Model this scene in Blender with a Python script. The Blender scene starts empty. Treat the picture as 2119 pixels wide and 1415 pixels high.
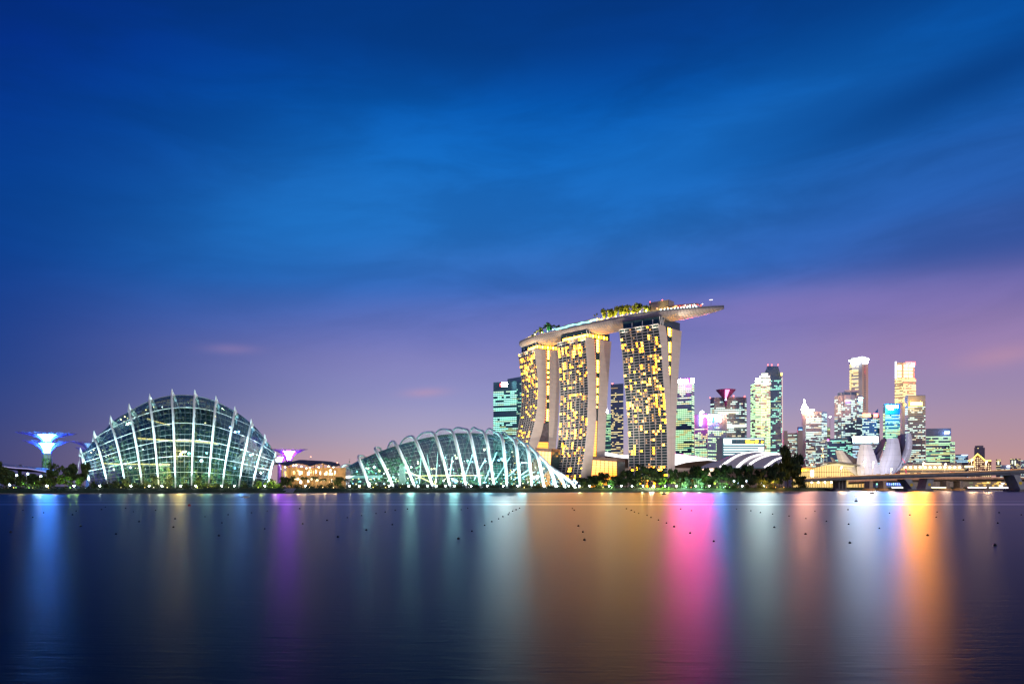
import bpy, bmesh, math, random
import numpy as np
from mathutils import Vector, Matrix
R = random.Random(7)
rad = math.radians
scn = bpy.context.scene
COL = scn.collection
# ------------------------------------------------------------------ camera, sky, exposure
FP, CX, HY, CH = 1600.0, 1059.5, 1006.0, 3.25       # focal length in photo pixels, principal column, horizon row, eye height
cam = bpy.data.cameras.new('camera'); cam_o = bpy.data.objects.new('camera', cam); COL.objects.link(cam_o)
cam_o.location = (0, 0, CH); cam_o.rotation_euler = (rad(90), 0, 0)
cam.sensor_width = 36; cam.lens = 36*FP/2119; cam.shift_y = (HY-707.5)/2119
cam.clip_start = 0.5; cam.clip_end = 20000
scn.camera = cam_o
vs = scn.view_settings
scn.display_settings.display_device = 'sRGB'
vs.view_transform = 'Standard'; vs.look = 'None'; vs.exposure = 0.0; vs.gamma = 1.0; vs.use_curve_mapping = False
cy = scn.cycles
cy.max_bounces = 6; cy.transparent_max_bounces = 16; cy.glossy_bounces = 3; cy.diffuse_bounces = 2
cy.sample_clamp_indirect = 4.0
cy.use_denoising = True
cy.caustics_reflective = False; cy.caustics_refractive = False

def s2l(c):
    return tuple((v/255/12.92 if v/255 <= .04045 else ((v/255+.055)/1.055)**2.4) for v in c)

world = bpy.data.worlds.new('World'); scn.world = world; world.use_nodes = True
nt = world.node_tree; nt.nodes.clear()
def wn(t, **k):
    n = nt.nodes.new(t)
    for a, b in k.items(): setattr(n, a, b)
    return n
def wm(op, a, b=None, c=None, clamp=False):
    n = wn('ShaderNodeMath', operation=op, use_clamp=clamp)
    for i, v in enumerate((a, b, c)):
        if v is None: continue
        if isinstance(v, (int, float)): n.inputs[i].default_value = v
        else: nt.links.new(v, n.inputs[i])
    return n.outputs[0]
def wmix(f, a, b, mode='MIX'):
    n = wn('ShaderNodeMix', data_type='RGBA', blend_type=mode)
    for s, v in ((n.inputs['Factor'], f), (n.inputs[6], a), (n.inputs[7], b)):
        if isinstance(v, (int, float)): s.default_value = v
        elif isinstance(v, tuple): s.default_value = v + (1,)
        else: nt.links.new(v, s)
    return n.outputs[2]
tc = wn('ShaderNodeTexCoord'); sp = wn('ShaderNodeSeparateXYZ'); nt.links.new(tc.outputs['Generated'], sp.inputs[0])
gx, gy, gz = sp.outputs
hh = wm('SQRT', wm('ADD', wm('MULTIPLY', gx, gx), wm('MULTIPLY', gy, gy)))
sx = wm('DIVIDE', gx, wm('MAXIMUM', hh, 1e-4))
ee = wm('DIVIDE', wm('ARCSINE', gz), 0.7)
def ramp(stops):
    n = wn('ShaderNodeValToRGB'); el = n.color_ramp.elements; n.color_ramp.interpolation = 'CARDINAL'
    for i, (y, c) in enumerate(stops):
        p = math.atan((HY-y)/FP)/0.7
        e = el[i] if i < 2 else el.new(p)
        e.position = p; e.color = s2l(c) + (1,)
    nt.links.new(ee, n.inputs[0]); return n.outputs[0]
rl = ramp([(1000, (52, 60, 112)), (900, (44, 62, 126)), (800, (26, 60, 134)), (650, (8, 56, 140)), (480, (0, 58, 146)), (250, (0, 44, 136)), (60, (0, 36, 122)), (-300, (0, 26, 92))])
rm = ramp([(1000, (208, 178, 180)), (930, (184, 168, 188)), (840, (152, 150, 196)), (730, (126, 128, 192)), (620, (74, 110, 192)), (520, (46, 112, 196)), (380, (22, 108, 198)), (240, (2, 92, 184)), (100, (0, 64, 148)), (-300, (0, 34, 96))])
rr = ramp([(1000, (200, 150, 142)), (940, (184, 146, 154)), (850, (160, 138, 172)), (700, (138, 120, 176)), (610, (78, 96, 172)), (510, (48, 92, 172)), (380, (28, 92, 176)), (240, (4, 84, 170)), (100, (0, 70, 152)), (-300, (0, 38, 104))])
def smooth(v, a, b):
    n = wn('ShaderNodeMapRange', interpolation_type='SMOOTHSTEP'); nt.links.new(v, n.inputs[0])
    n.inputs[1].default_value = a; n.inputs[2].default_value = b; return n.outputs[0]
skyc = wmix(smooth(sx, -.62, -.08), rl, rm)
skyc = wmix(smooth(sx, .12, .56), skyc, rr)
def blob(px, py, wx, wy, tilt=0.0):
    """soft elongated cloud centred where the photo shows one (azimuth / elevation of that direction)"""
    u0 = (px-CX)/FP; k = math.sqrt(1+u0*u0); s0 = u0/k; e0 = math.atan((HY-py)/FP/k)/.7
    su = wx/FP; se = wy/FP/.7
    du = wm('SUBTRACT', sx, s0); de = wm('SUBTRACT', ee, e0)
    c, s = math.cos(tilt), math.sin(tilt)
    a = wm('DIVIDE', wm('ADD', wm('MULTIPLY', du, c), wm('MULTIPLY', de, s)), su)
    b = wm('DIVIDE', wm('SUBTRACT', wm('MULTIPLY', de, c), wm('MULTIPLY', du, s)), se)
    r2 = wm('ADD', wm('MULTIPLY', a, a), wm('MULTIPLY', b, b))
    return wm('EXPONENT', wm('MULTIPLY', r2, -1.0))
cb = wn('ShaderNodeCombineXYZ')
nt.links.new(wm('MULTIPLY', sx, 2.2), cb.inputs[0]); nt.links.new(wm('SUBTRACT', wm('MULTIPLY', ee, 6.0), wm('MULTIPLY', sx, .6)), cb.inputs[1])
nz = wn('ShaderNodeTexNoise'); nz.inputs['Scale'].default_value = 1.9; nz.inputs['Detail'].default_value = 7.0; nz.inputs['Roughness'].default_value = .58; nz.inputs['Distortion'].default_value = .4
nt.links.new(cb.outputs[0], nz.inputs['Vector'])
cl = smooth(nz.outputs[0], .34, .68)
skyc = wmix(wm('MULTIPLY', wm('MULTIPLY', wm('SUBTRACT', 1.0, cl), .34), smooth(ee, .12, .5)), skyc, (.0, .026, .125), 'MIX')
wob = wm('ADD', .45, wm('MULTIPLY', nz.outputs[0], 1.1))
def cloud(amount, colour, *b):
    global skyc
    skyc = wmix(wm('MULTIPLY', wm('MULTIPLY', blob(*b), wob), amount, clamp=True), skyc, s2l(colour))
cloud(.8, (0, 52, 120), 1960, 178, 270, 38, .26)
cloud(.45, (0, 60, 135), 1650, 255, 300, 30, .3)
cloud(.55, (0, 56, 128), 900, 70, 520, 75, -.05)
cloud(.5, (0, 62, 142), 250, 430, 260, 120, .25)
cloud(.55, (28, 120, 205), 640, 470, 330, 120, .5)
cloud(.5, (24, 112, 200), 1420, 320, 420, 75, .35)
cloud(.4, (40, 105, 195), 1700, 480, 380, 45, .3)
cloud(.3, (156, 126, 186), 1560, 640, 420, 42, .02)
cloud(.2, (170, 126, 176), 1950, 720, 240, 40, .1)
cloud(.3, (205, 150, 165), 2075, 735, 60, 18, .25)
cloud(.3, (165, 135, 180), 480, 722, 42, 9, .05)
cloud(.42, (190, 150, 180), 880, 812, 44, 9, .1)
cloud(.35, (190, 145, 150), 640, 955, 260, 45, .0)
nis = wn('ShaderNodeTexSky', sky_type='NISHITA', sun_disc=False)
nis.sun_elevation = rad(-4); nis.sun_rotation = rad(20)
bg1 = wn('ShaderNodeBackground'); nt.links.new(skyc, bg1.inputs[0]); bg1.inputs[1].default_value = 1.0
bg2 = wn('ShaderNodeBackground'); nt.links.new(nis.outputs[0], bg2.inputs[0]); bg2.inputs[1].default_value = .05
ads = wn('ShaderNodeAddShader'); nt.links.new(bg1.outputs[0], ads.inputs[0]); nt.links.new(bg2.outputs[0], ads.inputs[1])
wo = wn('ShaderNodeOutputWorld'); nt.links.new(ads.outputs[0], wo.inputs[0])
# added soft warm fill from behind the camera, in place of city glow
sun = bpy.data.lights.new('fill_sun', 'SUN'); sun.energy = 1.0; sun.angle = rad(40); sun.color = (1, .86, .78)
sun_o = bpy.data.objects.new('fill_sun', sun); COL.objects.link(sun_o)
sun_o.rotation_euler = Vector((-.6, .75, -.28)).to_track_quat('-Z', 'Y').to_euler()

# ------------------------------------------------------------------ helpers
def X(px, D): return (px-CX)/FP*D
def Z(py, D): return CH+(HY-py)/FP*D
def P(px, py, D): return Vector((X(px, D), D, Z(py, D)))
GZ = 2.3                                             # level of the land
MATS = {}
def mat(name, col, rough=.7, metal=0.0, var=.25, scale=.3, spec=.3, bump=0.0, stretch=(1, 1, 1)):
    if name in MATS: return MATS[name]
    m = bpy.data.materials.new(name); m.use_nodes = True; t = m.node_tree; b = t.nodes['Principled BSDF']
    b.inputs['Roughness'].default_value = rough; b.inputs['Metallic'].default_value = metal
    b.inputs['Specular IOR Level'].default_value = spec
    co = t.nodes.new('ShaderNodeTexCoord'); mp = t.nodes.new('ShaderNodeMapping'); mp.inputs['Scale'].default_value = stretch
    n = t.nodes.new('ShaderNodeTexNoise'); n.inputs['Scale'].default_value = scale; n.inputs['Detail'].default_value = 4
    r = t.nodes.new('ShaderNodeMapRange'); r.inputs[1].default_value = .3; r.inputs[2].default_value = .7
    r.inputs[3].default_value = 1-var; r.inputs[4].default_value = 1+var
    v = t.nodes.new('ShaderNodeVectorMath'); v.operation = 'SCALE'; v.inputs[0].default_value = col
    L = t.links.new
    L(co.outputs['Object'], mp.inputs[0]); L(mp.outputs[0], n.inputs['Vector']); L(n.outputs[0], r.inputs[0]); L(r.outputs[0], v.inputs['Scale']); L(v.outputs[0], b.inputs['Base Color'])
    if bump:
        bp = t.nodes.new('ShaderNodeBump'); bp.inputs['Strength'].default_value = bump; L(n.outputs[0], bp.inputs['Height']); L(bp.outputs[0], b.inputs['Normal'])
    MATS[name] = m; return m
def emi(name, col, strength, base=(.3, .3, .3), sample=None):
    if name in MATS: return MATS[name]
    m = bpy.data.materials.new(name); m.use_nodes = True; b = m.node_tree.nodes['Principled BSDF']
    b.inputs['Base Color'].default_value = base + (1,); b.inputs['Emission Color'].default_value = col + (1,); b.inputs['Emission Strength'].default_value = strength
    if sample is None: sample = strength > 5
    m.cycles.emission_sampling = 'AUTO' if sample else 'NONE'
    MATS[name] = m; return m
def glass(name, tint, refl=.14, rough=.06):
    m = bpy.data.materials.new(name); m.use_nodes = True; t = m.node_tree; t.nodes.clear()
    tr = t.nodes.new('ShaderNodeBsdfTransparent'); tr.inputs[0].default_value = tint + (1,)
    g = t.nodes.new('ShaderNodeBsdfGlossy'); g.inputs['Roughness'].default_value = rough; g.inputs[0].default_value = (.8, .9, .95, 1)
    lw = t.nodes.new('ShaderNodeLayerWeight'); lw.inputs[0].default_value = .35
    r = t.nodes.new('ShaderNodeMapRange'); r.inputs[3].default_value = refl; r.inputs[4].default_value = .7
    mx = t.nodes.new('ShaderNodeMixShader'); o = t.nodes.new('ShaderNodeOutputMaterial')
    t.links.new(lw.outputs['Facing'], r.inputs[0]); t.links.new(r.outputs[0], mx.inputs[0]); t.links.new(tr.outputs[0], mx.inputs[1]); t.links.new(g.outputs[0], mx.inputs[2]); t.links.new(mx.outputs[0], o.inputs[0])
    MATS[name] = m; return m

def away(p):
    # far blocks run back along the line of sight, so side walls stay hidden
    return Vector((p.x, p.y, 0)).normalized()
class MB:
    def __init__(s): s.v = []; s.f = []; s.m = []
    def poly(s, pts, m=0):
        b = len(s.v); s.v += [tuple(p) for p in pts]; s.f.append(tuple(range(b, b+len(pts)))); s.m.append(m)
    def obox(s, c, ax, ay, az, m=0):
        c, ax, ay, az = Vector(c), Vector(ax), Vector(ay), Vector(az); b = len(s.v)
        for k in range(8): s.v.append(tuple(c + ax*(1 if k & 1 else -1) + ay*(1 if k & 2 else -1) + az*(1 if k & 4 else -1)))
        for q in ((0, 2, 3, 1), (4, 5, 7, 6), (0, 1, 5, 4), (2, 6, 7, 3), (0, 4, 6, 2), (1, 3, 7, 5)): s.f.append(tuple(b+i for i in q)); s.m.append(m)
    def box(s, x0, x1, y0, y1, z0, z1, m=0): s.obox(((x0+x1)/2, (y0+y1)/2, (z0+z1)/2), ((x1-x0)/2, 0, 0), (0, (y1-y0)/2, 0), (0, 0, (z1-z0)/2), m)
    def tube(s, pts, r, n=6, m=0, cap=True):
        pts = [Vector(p) for p in pts]; rs = r if isinstance(r, (list, tuple)) else [r]*len(pts); b = len(s.v); N = len(pts)
        up = None
        for i, p in enumerate(pts):
            t = (pts[min(i+1, N-1)]-pts[max(i-1, 0)]).normalized()
            if up is None:
                up = Vector((0, 0, 1)) if abs(t.z) < .9 else Vector((1, 0, 0))
            e1 = t.cross(up).normalized(); e2 = e1.cross(t).normalized(); up = e2
            for k in range(n):
                a = 2*math.pi*k/n; s.v.append(tuple(p + (e1*math.cos(a)+e2*math.sin(a))*rs[i]))
        for i in range(N-1):
            for k in range(n):
                s.f.append((b+i*n+k, b+i*n+(k+1) % n, b+(i+1)*n+(k+1) % n, b+(i+1)*n+k)); s.m.append(m)
        if cap:
            s.f.append(tuple(b+k for k in reversed(range(n)))); s.m.append(m); s.f.append(tuple(b+(N-1)*n+k for k in range(n))); s.m.append(m)
    def lathe(s, c, prof, n=16, m=0):
        b = len(s.v); c = Vector(c)
        for r, z in prof:
            for k in range(n): a = 2*math.pi*k/n; s.v.append((c.x+r*math.cos(a), c.y+r*math.sin(a), c.z+z))
        for i in range(len(prof)-1):
            for k in range(n): s.f.append((b+i*n+k, b+i*n+(k+1) % n, b+(i+1)*n+(k+1) % n, b+(i+1)*n+k)); s.m.append(m)
    def grid(s, rows, m=0, close=False):
        b = len(s.v); nr, nc = len(rows), len(rows[0])
        for r in rows: s.v += [tuple(p) for p in r]
        for i in range(nr-1):
            for j in range(nc if close else nc-1):
                k = (j+1) % nc; s.f.append((b+i*nc+j, b+i*nc+k, b+(i+1)*nc+k, b+(i+1)*nc+j)); s.m.append(m)
    def prism(s, pts, off, m=0, m_side=None):
        """closed outline extruded by the vector off"""
        off = Vector(off); pts = [Vector(p) for p in pts]
        if off.x == 0 and off.z == 0 and off.y >= 8 and pts[0].y > 900: off = away(pts[0])*off.y
        q = [p+off for p in pts]; n = len(pts)
        s.poly(pts, m); s.poly(list(reversed(q)), m if m_side is None else m_side)
        for i in range(n): s.poly([pts[i], q[i], q[(i+1) % n], pts[(i+1) % n]], m if m_side is None else m_side)
    def build(s, name, mats, parent=None, smooth=False, kind=None, label=None):
        me = bpy.data.meshes.new(name); me.from_pydata(s.v, [], s.f); 
        mats = mats if isinstance(mats, (list, tuple)) else [mats]
        for x in mats: me.materials.append(x)
        if any(s.m): me.polygons.foreach_set('material_index', s.m)
        if smooth: me.polygons.foreach_set('use_smooth', [True]*len(me.polygons))
        me.update()
        return link(name, me, parent, kind, label)
ROOTLOC = {}
def world_loc(p): 
    return p.matrix_basis.translation.copy() if p.parent is None else Vector((0, 0, 0))
def link(name, data, parent=None, kind=None, label=None):
    o = bpy.data.objects.new(name, data); COL.objects.link(o)
    if parent is not None:
        o.parent = parent
        if parent.parent is None: o.matrix_parent_inverse = Matrix.Translation(-parent.location)
    if kind: o['kind'] = kind
    if label: o['label'] = label
    return o
def thing(name, label, cat, loc=(0, 0, 0), group=None):
    o = bpy.data.objects.new(name, None); COL.objects.link(o); o.location = loc; o.empty_display_size = .5
    return tag(o, label, cat, group)
def tag(o, label, cat, group=None, kind=None):
    o['label'] = label; o['category'] = cat
    if group: o['group'] = group
    if kind: o['kind'] = kind
    return o
def dup(root, loc, label, rotz=0.0, scale=(1, 1, 1), group=None):
    """copy of a thing with copies of its parts and sub-parts; meshes are shared"""
    r = root.copy(); COL.objects.link(r); r.location = loc; r.rotation_euler = (0, 0, rotz); r.scale = scale; r['label'] = label
    if group: r['group'] = group
    for ch in root.children:
        c = ch.copy(); COL.objects.link(c); c.parent = r; c.matrix_parent_inverse = ch.matrix_parent_inverse.copy()
        for g in ch.children:
            d = g.copy(); COL.objects.link(d); d.parent = c
    return r
def lamp(name, kind, loc, energy, col, size=.3, parent=None, aim=None, angle=60, blend=.5):
    l = bpy.data.lights.new(name, kind); l.energy = energy; l.color = col
    if kind == 'SPOT': l.spot_size = rad(angle); l.spot_blend = blend
    if kind in ('POINT', 'SPOT'): l.shadow_soft_size = size
    o = link(name, l, parent)
    o.location = loc
    if aim is not None: o.rotation_euler = (Vector(aim)-Vector(loc)).to_track_quat('-Z', 'Y').to_euler()
    return o
ORD = 'first second third fourth fifth sixth seventh eighth ninth tenth eleventh twelfth thirteenth fourteenth fifteenth sixteenth seventeenth eighteenth nineteenth twentieth'.split()
def ordn(i):
    return ORD[i] if i < 20 else 'twenty-' + ORD[i-20]
def crom(pts, per=6):
    """Catmull-Rom through points"""
    pts = [Vector(p) for p in pts]; out = []
    q = [pts[0]*2-pts[1]] + pts + [pts[-1]*2-pts[-2]]
    for i in range(1, len(q)-2):
        a, b, c, d = q[i-1], q[i], q[i+1], q[i+2]
        t1 = max(1e-4, (b-a).length**.5); t2 = t1+max(1e-4, (c-b).length**.5); t3 = t2+max(1e-4, (d-c).length**.5)
        for k in range(per):
            t = t1+(t2-t1)*k/per
            A1 = a*((t1-t)/t1)+b*(t/t1); A2 = b*((t2-t)/(t2-t1))+c*((t-t1)/(t2-t1)); A3 = c*((t3-t)/(t3-t2))+d*((t-t2)/(t3-t2))
            B1 = A1*((t2-t)/t2)+A2*(t/t2); B2 = A2*((t3-t)/(t3-t1))+A3*((t-t1)/(t3-t1))
            out.append(B1*((t2-t)/(t2-t1))+B2*((t-t1)/(t2-t1)))
    out.append(pts[-1]); return out
def text(body, loc, size, m, parent=None, name='sign_lettering', rotz=0.0, extrude=.15, sx=1.0, align='CENTER', spacing=1.0):
    c = bpy.data.curves.new(name, 'FONT'); c.body = body; c.size = size; c.extrude = extrude; c.align_x = align; c.align_y = 'CENTER'; c.space_line = .85; c.space_character = spacing
    c.materials.append(m); o = link(name, c, parent)
    bpy.context.view_layer.update()
    me = bpy.data.meshes.new_from_object(o.evaluated_get(bpy.context.evaluated_depsgraph_get())); bpy.data.objects.remove(o); bpy.data.curves.remove(c)
    o = link(name, me, parent); o.location = loc; o.rotation_euler = (rad(90), 0, rotz); o.scale = (sx, 1, 1); return o
# ------------------------------------------------------------------ setting: water and land
def water_mat():
    m = bpy.data.materials.new('reservoir_water'); m.use_nodes = True; t = m.node_tree; b = t.nodes['Principled BSDF']; L = t.links.new
    t.nodes.remove(b); b = t.nodes.new('ShaderNodeBsdfAnisotropic'); b.distribution = 'BECKMANN'; b.inputs['Color'].default_value = (.44, .44, .49, 1)
    df = t.nodes.new('ShaderNodeBsdfDiffuse'); df.inputs[0].default_value = (.0008, .005, .022, 1); fr = t.nodes.new('ShaderNodeFresnel'); fr.inputs['IOR'].default_value = 1.15
    mx = t.nodes.new('ShaderNodeMixShader'); L(fr.outputs[0], mx.inputs[0]); L(df.outputs[0], mx.inputs[1]); L(b.outputs[0], mx.inputs[2]); L(mx.outputs[0], t.nodes['Material Output'].inputs['Surface'])
    co = t.nodes.new('ShaderNodeTexCoord'); sp = t.nodes.new('ShaderNodeSeparateXYZ'); L(co.outputs['Object'], sp.inputs[0])
    def mth(op, a, b_=None, clamp=False):
        n = t.nodes.new('ShaderNodeMath'); n.operation = op; n.use_clamp = clamp
        for i, v in enumerate((a, b_)):
            if v is None: continue
            if isinstance(v, (int, float)): n.inputs[i].default_value = v
            else: L(v, n.inputs[i])
        return n.outputs[0]
    def noise(scl, detail, rough=.5):
        mp = t.nodes.new('ShaderNodeMapping'); mp.inputs['Scale'].default_value = scl; L(co.outputs['Object'], mp.inputs[0])
        n = t.nodes.new('ShaderNodeTexNoise'); n.inputs['Scale'].default_value = 1; n.inputs['Detail'].default_value = detail; n.inputs['Roughness'].default_value = rough; L(mp.outputs[0], n.inputs['Vector']); return n.outputs[0]
    big = noise((.004, .05, 1), 3)
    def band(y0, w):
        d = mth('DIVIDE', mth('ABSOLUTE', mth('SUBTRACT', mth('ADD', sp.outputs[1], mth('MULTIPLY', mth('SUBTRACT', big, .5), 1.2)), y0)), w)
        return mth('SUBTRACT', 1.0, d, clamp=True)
    calm_bright = mth('ADD', band(140, 9), mth('MULTIPLY', band(168, 6), .5), clamp=True)
    r = mth('ADD', WROUGH, mth('MULTIPLY', mth('SUBTRACT', big, .5), .10))
    # a calmer slick; its bright reflected line is painted through the glossy colour
    r = mth('SUBTRACT', r, mth('MULTIPLY', calm_bright, .03))
    L(r, b.inputs['Roughness'])
    rc = t.nodes.new('ShaderNodeVectorMath'); rc.operation = 'SCALE'; rc.inputs[0].default_value = (.37, .36, .385); L(mth('ADD', 1.0, mth('MULTIPLY', calm_bright, .8)), rc.inputs['Scale']); L(rc.outputs[0], b.inputs['Color'])
    h = mth('ADD', mth('MULTIPLY', noise((.3, 1.9, 1), 4), .55), mth('MULTIPLY', noise((1.3, 7, 1), 3), .45))
    bp = t.nodes.new('ShaderNodeBump'); bp.inputs['Strength'].default_value = .6; bp.inputs['Distance'].default_value = .045
    h = mth('MULTIPLY', mth('MULTIPLY', h, mth('SUBTRACT', 1.0, mth('MULTIPLY', calm_bright, .9))), mth('MINIMUM', mth('DIVIDE', 42.0, mth('MAXIMUM', sp.outputs[1], 1.0)), 1.0)); L(h, bp.inputs['Height']); L(bp.outputs[0], b.inputs['Normal'])
    return m
WROUGH = .335
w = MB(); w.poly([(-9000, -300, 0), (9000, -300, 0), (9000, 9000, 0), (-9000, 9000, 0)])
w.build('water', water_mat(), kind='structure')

M_grass = mat('bank_grass', (.025, .055, .015), .9, var=.5, scale=1.2, bump=.4)
M_soil = mat('park_ground', (.05, .05, .045), .9, var=.4, scale=.15)
M_stone = mat('shore_stone', (.14, .14, .13), .85, var=.3, scale=1.5)
EDGE = [(-900, 300), (-300, 318), (0, 328), (200, 338), (420, 352), (700, 372), (950, 392), (1190, 415), (1450, 446), (1600, 466), (1655, 478), (1690, 520), (1728, 575), (1760, 640), (1830, 720), (1935, 800), (1985, 900), (2060, 960), (2200, 990), (2500, 1000), (3200, 1050)]
def shore(px):
    return float(np.interp(px, [e[0] for e in EDGE], [e[1] for e in EDGE]))
g = MB(); rows = [[], [], [], [], []]
fine = []
for a, b in zip(EDGE[:-1], EDGE[1:]):
    for k in range(6): fine.append((a[0]+(b[0]-a[0])*k/6, a[1]+(b[1]-a[1])*k/6))
fine.append(EDGE[-1])
for px, D in fine:
    jit = R.uniform(-.8, .8)
    for i, (dd, z) in enumerate(((0, -.5), (.4, .35), (2.6+jit, .8), (9, GZ), (7000, GZ))):
        d = D+dd if i < 4 else 7000
        rows[i].append((X(px, d), d, z + (R.uniform(-.12, .12) if i == 2 else 0)))
g.grid(rows[:2], 1); g.grid(rows[1:4], 0); g.grid(rows[3:5], 2)
g.build('ground', [M_grass, M_stone, M_soil], kind='structure')
# paved ramp down to the water in front of the pavilion
rp = MB(); rp.poly([P(577, 1018, 366), P(606, 1019.5, 362), (X(596, 372)+4, 371.5, 2.36), (X(584, 372)+2, 371.5, 2.36)])
rp.build('path', mat('ramp_concrete', (.3, .3, .3), .85), kind='structure')

# leaf-sized faces in clumps
def leaf(mb, c, s, rnd, m=0):
    c = Vector(c); a = Vector((rnd.gauss(0, 1), rnd.gauss(0, 1), rnd.gauss(0, .6))).normalized(); b = a.cross(Vector((rnd.gauss(0, 1), rnd.gauss(0, 1), rnd.gauss(0, 1)))).normalized()
    mb.poly([c-a*s, c-b*s*.5, c+a*s, c+b*s*.5], m)
M_leaf = [mat('leaf_dark', (.018, .036, .014), .7, var=.4, scale=.6), mat('leaf_mid', (.035, .07, .02), .7, var=.4, scale=.6), mat('leaf_olive', (.06, .08, .022), .7, var=.4, scale=.6)]
M_bark = mat('bark', (.1, .075, .05), .9, var=.3, scale=2, bump=.3)
def crown_mesh(seed, n=1500, leafs=.42, lobes=13, flat=.75, gap=.5):
    """unit tree: crown spans about x,y in +-1 and z 0.25..1 of the height"""
    rnd = random.Random(seed); mb = MB(); L = []
    for k in range(lobes):
        a = rnd.uniform(0, 6.283); r = rnd.uniform(.1, .66)
        L.append((Vector((r*math.cos(a), r*math.sin(a), rnd.uniform(.36, .9))), rnd.uniform(.26, .46)))
    for i in range(n):
        c, r = L[i % lobes]
        d = Vector((rnd.gauss(0, 1), rnd.gauss(0, 1), rnd.gauss(0, 1))).normalized()
        q = c + Vector((d.x*r, d.y*r, d.z*r*.5*flat)) * (rnd.random()**.35)
        if rnd.random() < gap*.2: continue
        leaf(mb, q, rnd.uniform(.5, 1.1)*leafs*.3, rnd, rnd.choice((0, 0, 1, 1, 2)))
    return mb, L
def make_tree(name, seed, label):
    t = thing(name, label, 'tree', (0, 0, 0)); rnd = random.Random(seed)
    mb, L = crown_mesh(seed)
    tr = MB(); tr.tube([(0, 0, 0), (.02, .01, .2), (0, .02, .45), (.03, 0, .7)], [.055, .04, .032, .015], 7)
    for c, r in L[:6]: tr.tube([(0, .01, .3), (c.x*.5, c.y*.5, c.z*.75), c], [.026, .017, .008], 5)
    tr.build('trunk', M_bark, t); mb.build('crown', M_leaf, t); return t
def make_palm(name, seed, label, nf=15):
    t = thing(name, label, 'palm tree', (0, 0, 0)); rnd = random.Random(seed)
    tr = MB(); tr.tube([(0, 0, 0), (.02, 0, .3), (.01, 0, .78)], [.035, .024, .02], 7); tr.build('trunk', M_bark, t)
    mb = MB()
    for k in range(nf):
        a = 6.283*k/nf+rnd.uniform(-.2, .2); up = rnd.uniform(.05, .3); ln = rnd.uniform(.75, 1.05); d = Vector((math.cos(a), math.sin(a), 0)); s = Vector((-d.y, d.x, 0))
        pr = None
        for j in range(6):
            u = j/5; c = Vector((.01, 0, .78)) + d*ln*u*.95 + Vector((0, 0, up*math.sin(u*2.2)*1.0 - .28*u*u))
            wd = .11*math.sin(math.pi*(.12+.85*u))
            cur = (c-s*wd-Vector((0, 0, wd*.6)), c, c+s*wd-Vector((0, 0, wd*.6)))
            if pr:
                mb.poly([pr[0], cur[0], cur[1], pr[1]], k % 3); mb.poly([pr[1], cur[1], cur[2], pr[2]], k % 3)
            pr = cur
    mb.build('crown', M_leaf, t); return t
def make_shrub(name, seed, label):
    t = thing(name, label, 'shrub', (0, 0, 0)); rnd = random.Random(seed); mb = MB()
    for i in range(260):
        d = Vector((rnd.gauss(0, 1), rnd.gauss(0, 1), abs(rnd.gauss(0, 1)))).normalized()*rnd.random()**.4*(.8+.3*math.sin(rnd.random()*9))
        leaf(mb, (d.x, d.y, d.z*.9), rnd.uniform(.1, .22), rnd, rnd.choice((0, 1, 1, 2)))
    st = MB()
    for k in range(4): st.tube([(0, 0, 0), (R.uniform(-.4, .4), R.uniform(-.4, .4), .5)], [.05, .02], 5)
    st.build('stem', M_bark, t); mb.build('foliage', M_leaf, t); return t
PROTO = {}
def plant(kind, px, ytop, D, width, label, group):
    """tree with its top at photo row ytop and its crown width px wide, standing on the land at distance D"""
    h = (Z(ytop, D)-GZ)*R.uniform(.86, 1.1); r = width/2/FP*D*R.uniform(.75, 1.2)
    seed = R.choice((1, 2, 3, 4)); key = (kind, seed)
    nm = {'tree': 'broad_tree', 'palm': 'palm_tree', 'shrub': 'shrub'}[kind]
    loc = (X(px, D), D, GZ-.05); sc = (r, r, h); rz = R.uniform(0, 6.28)
    if key not in PROTO:
        t = {'tree': make_tree, 'palm': make_palm, 'shrub': make_shrub}[kind](nm, seed*11+3, label)
        t.location = loc; t.rotation_euler = (0, 0, rz); t.scale = sc; t['group'] = group; PROTO[key] = t; return t
    return dup(PROTO[key], loc, label, rz, sc, group)
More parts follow.
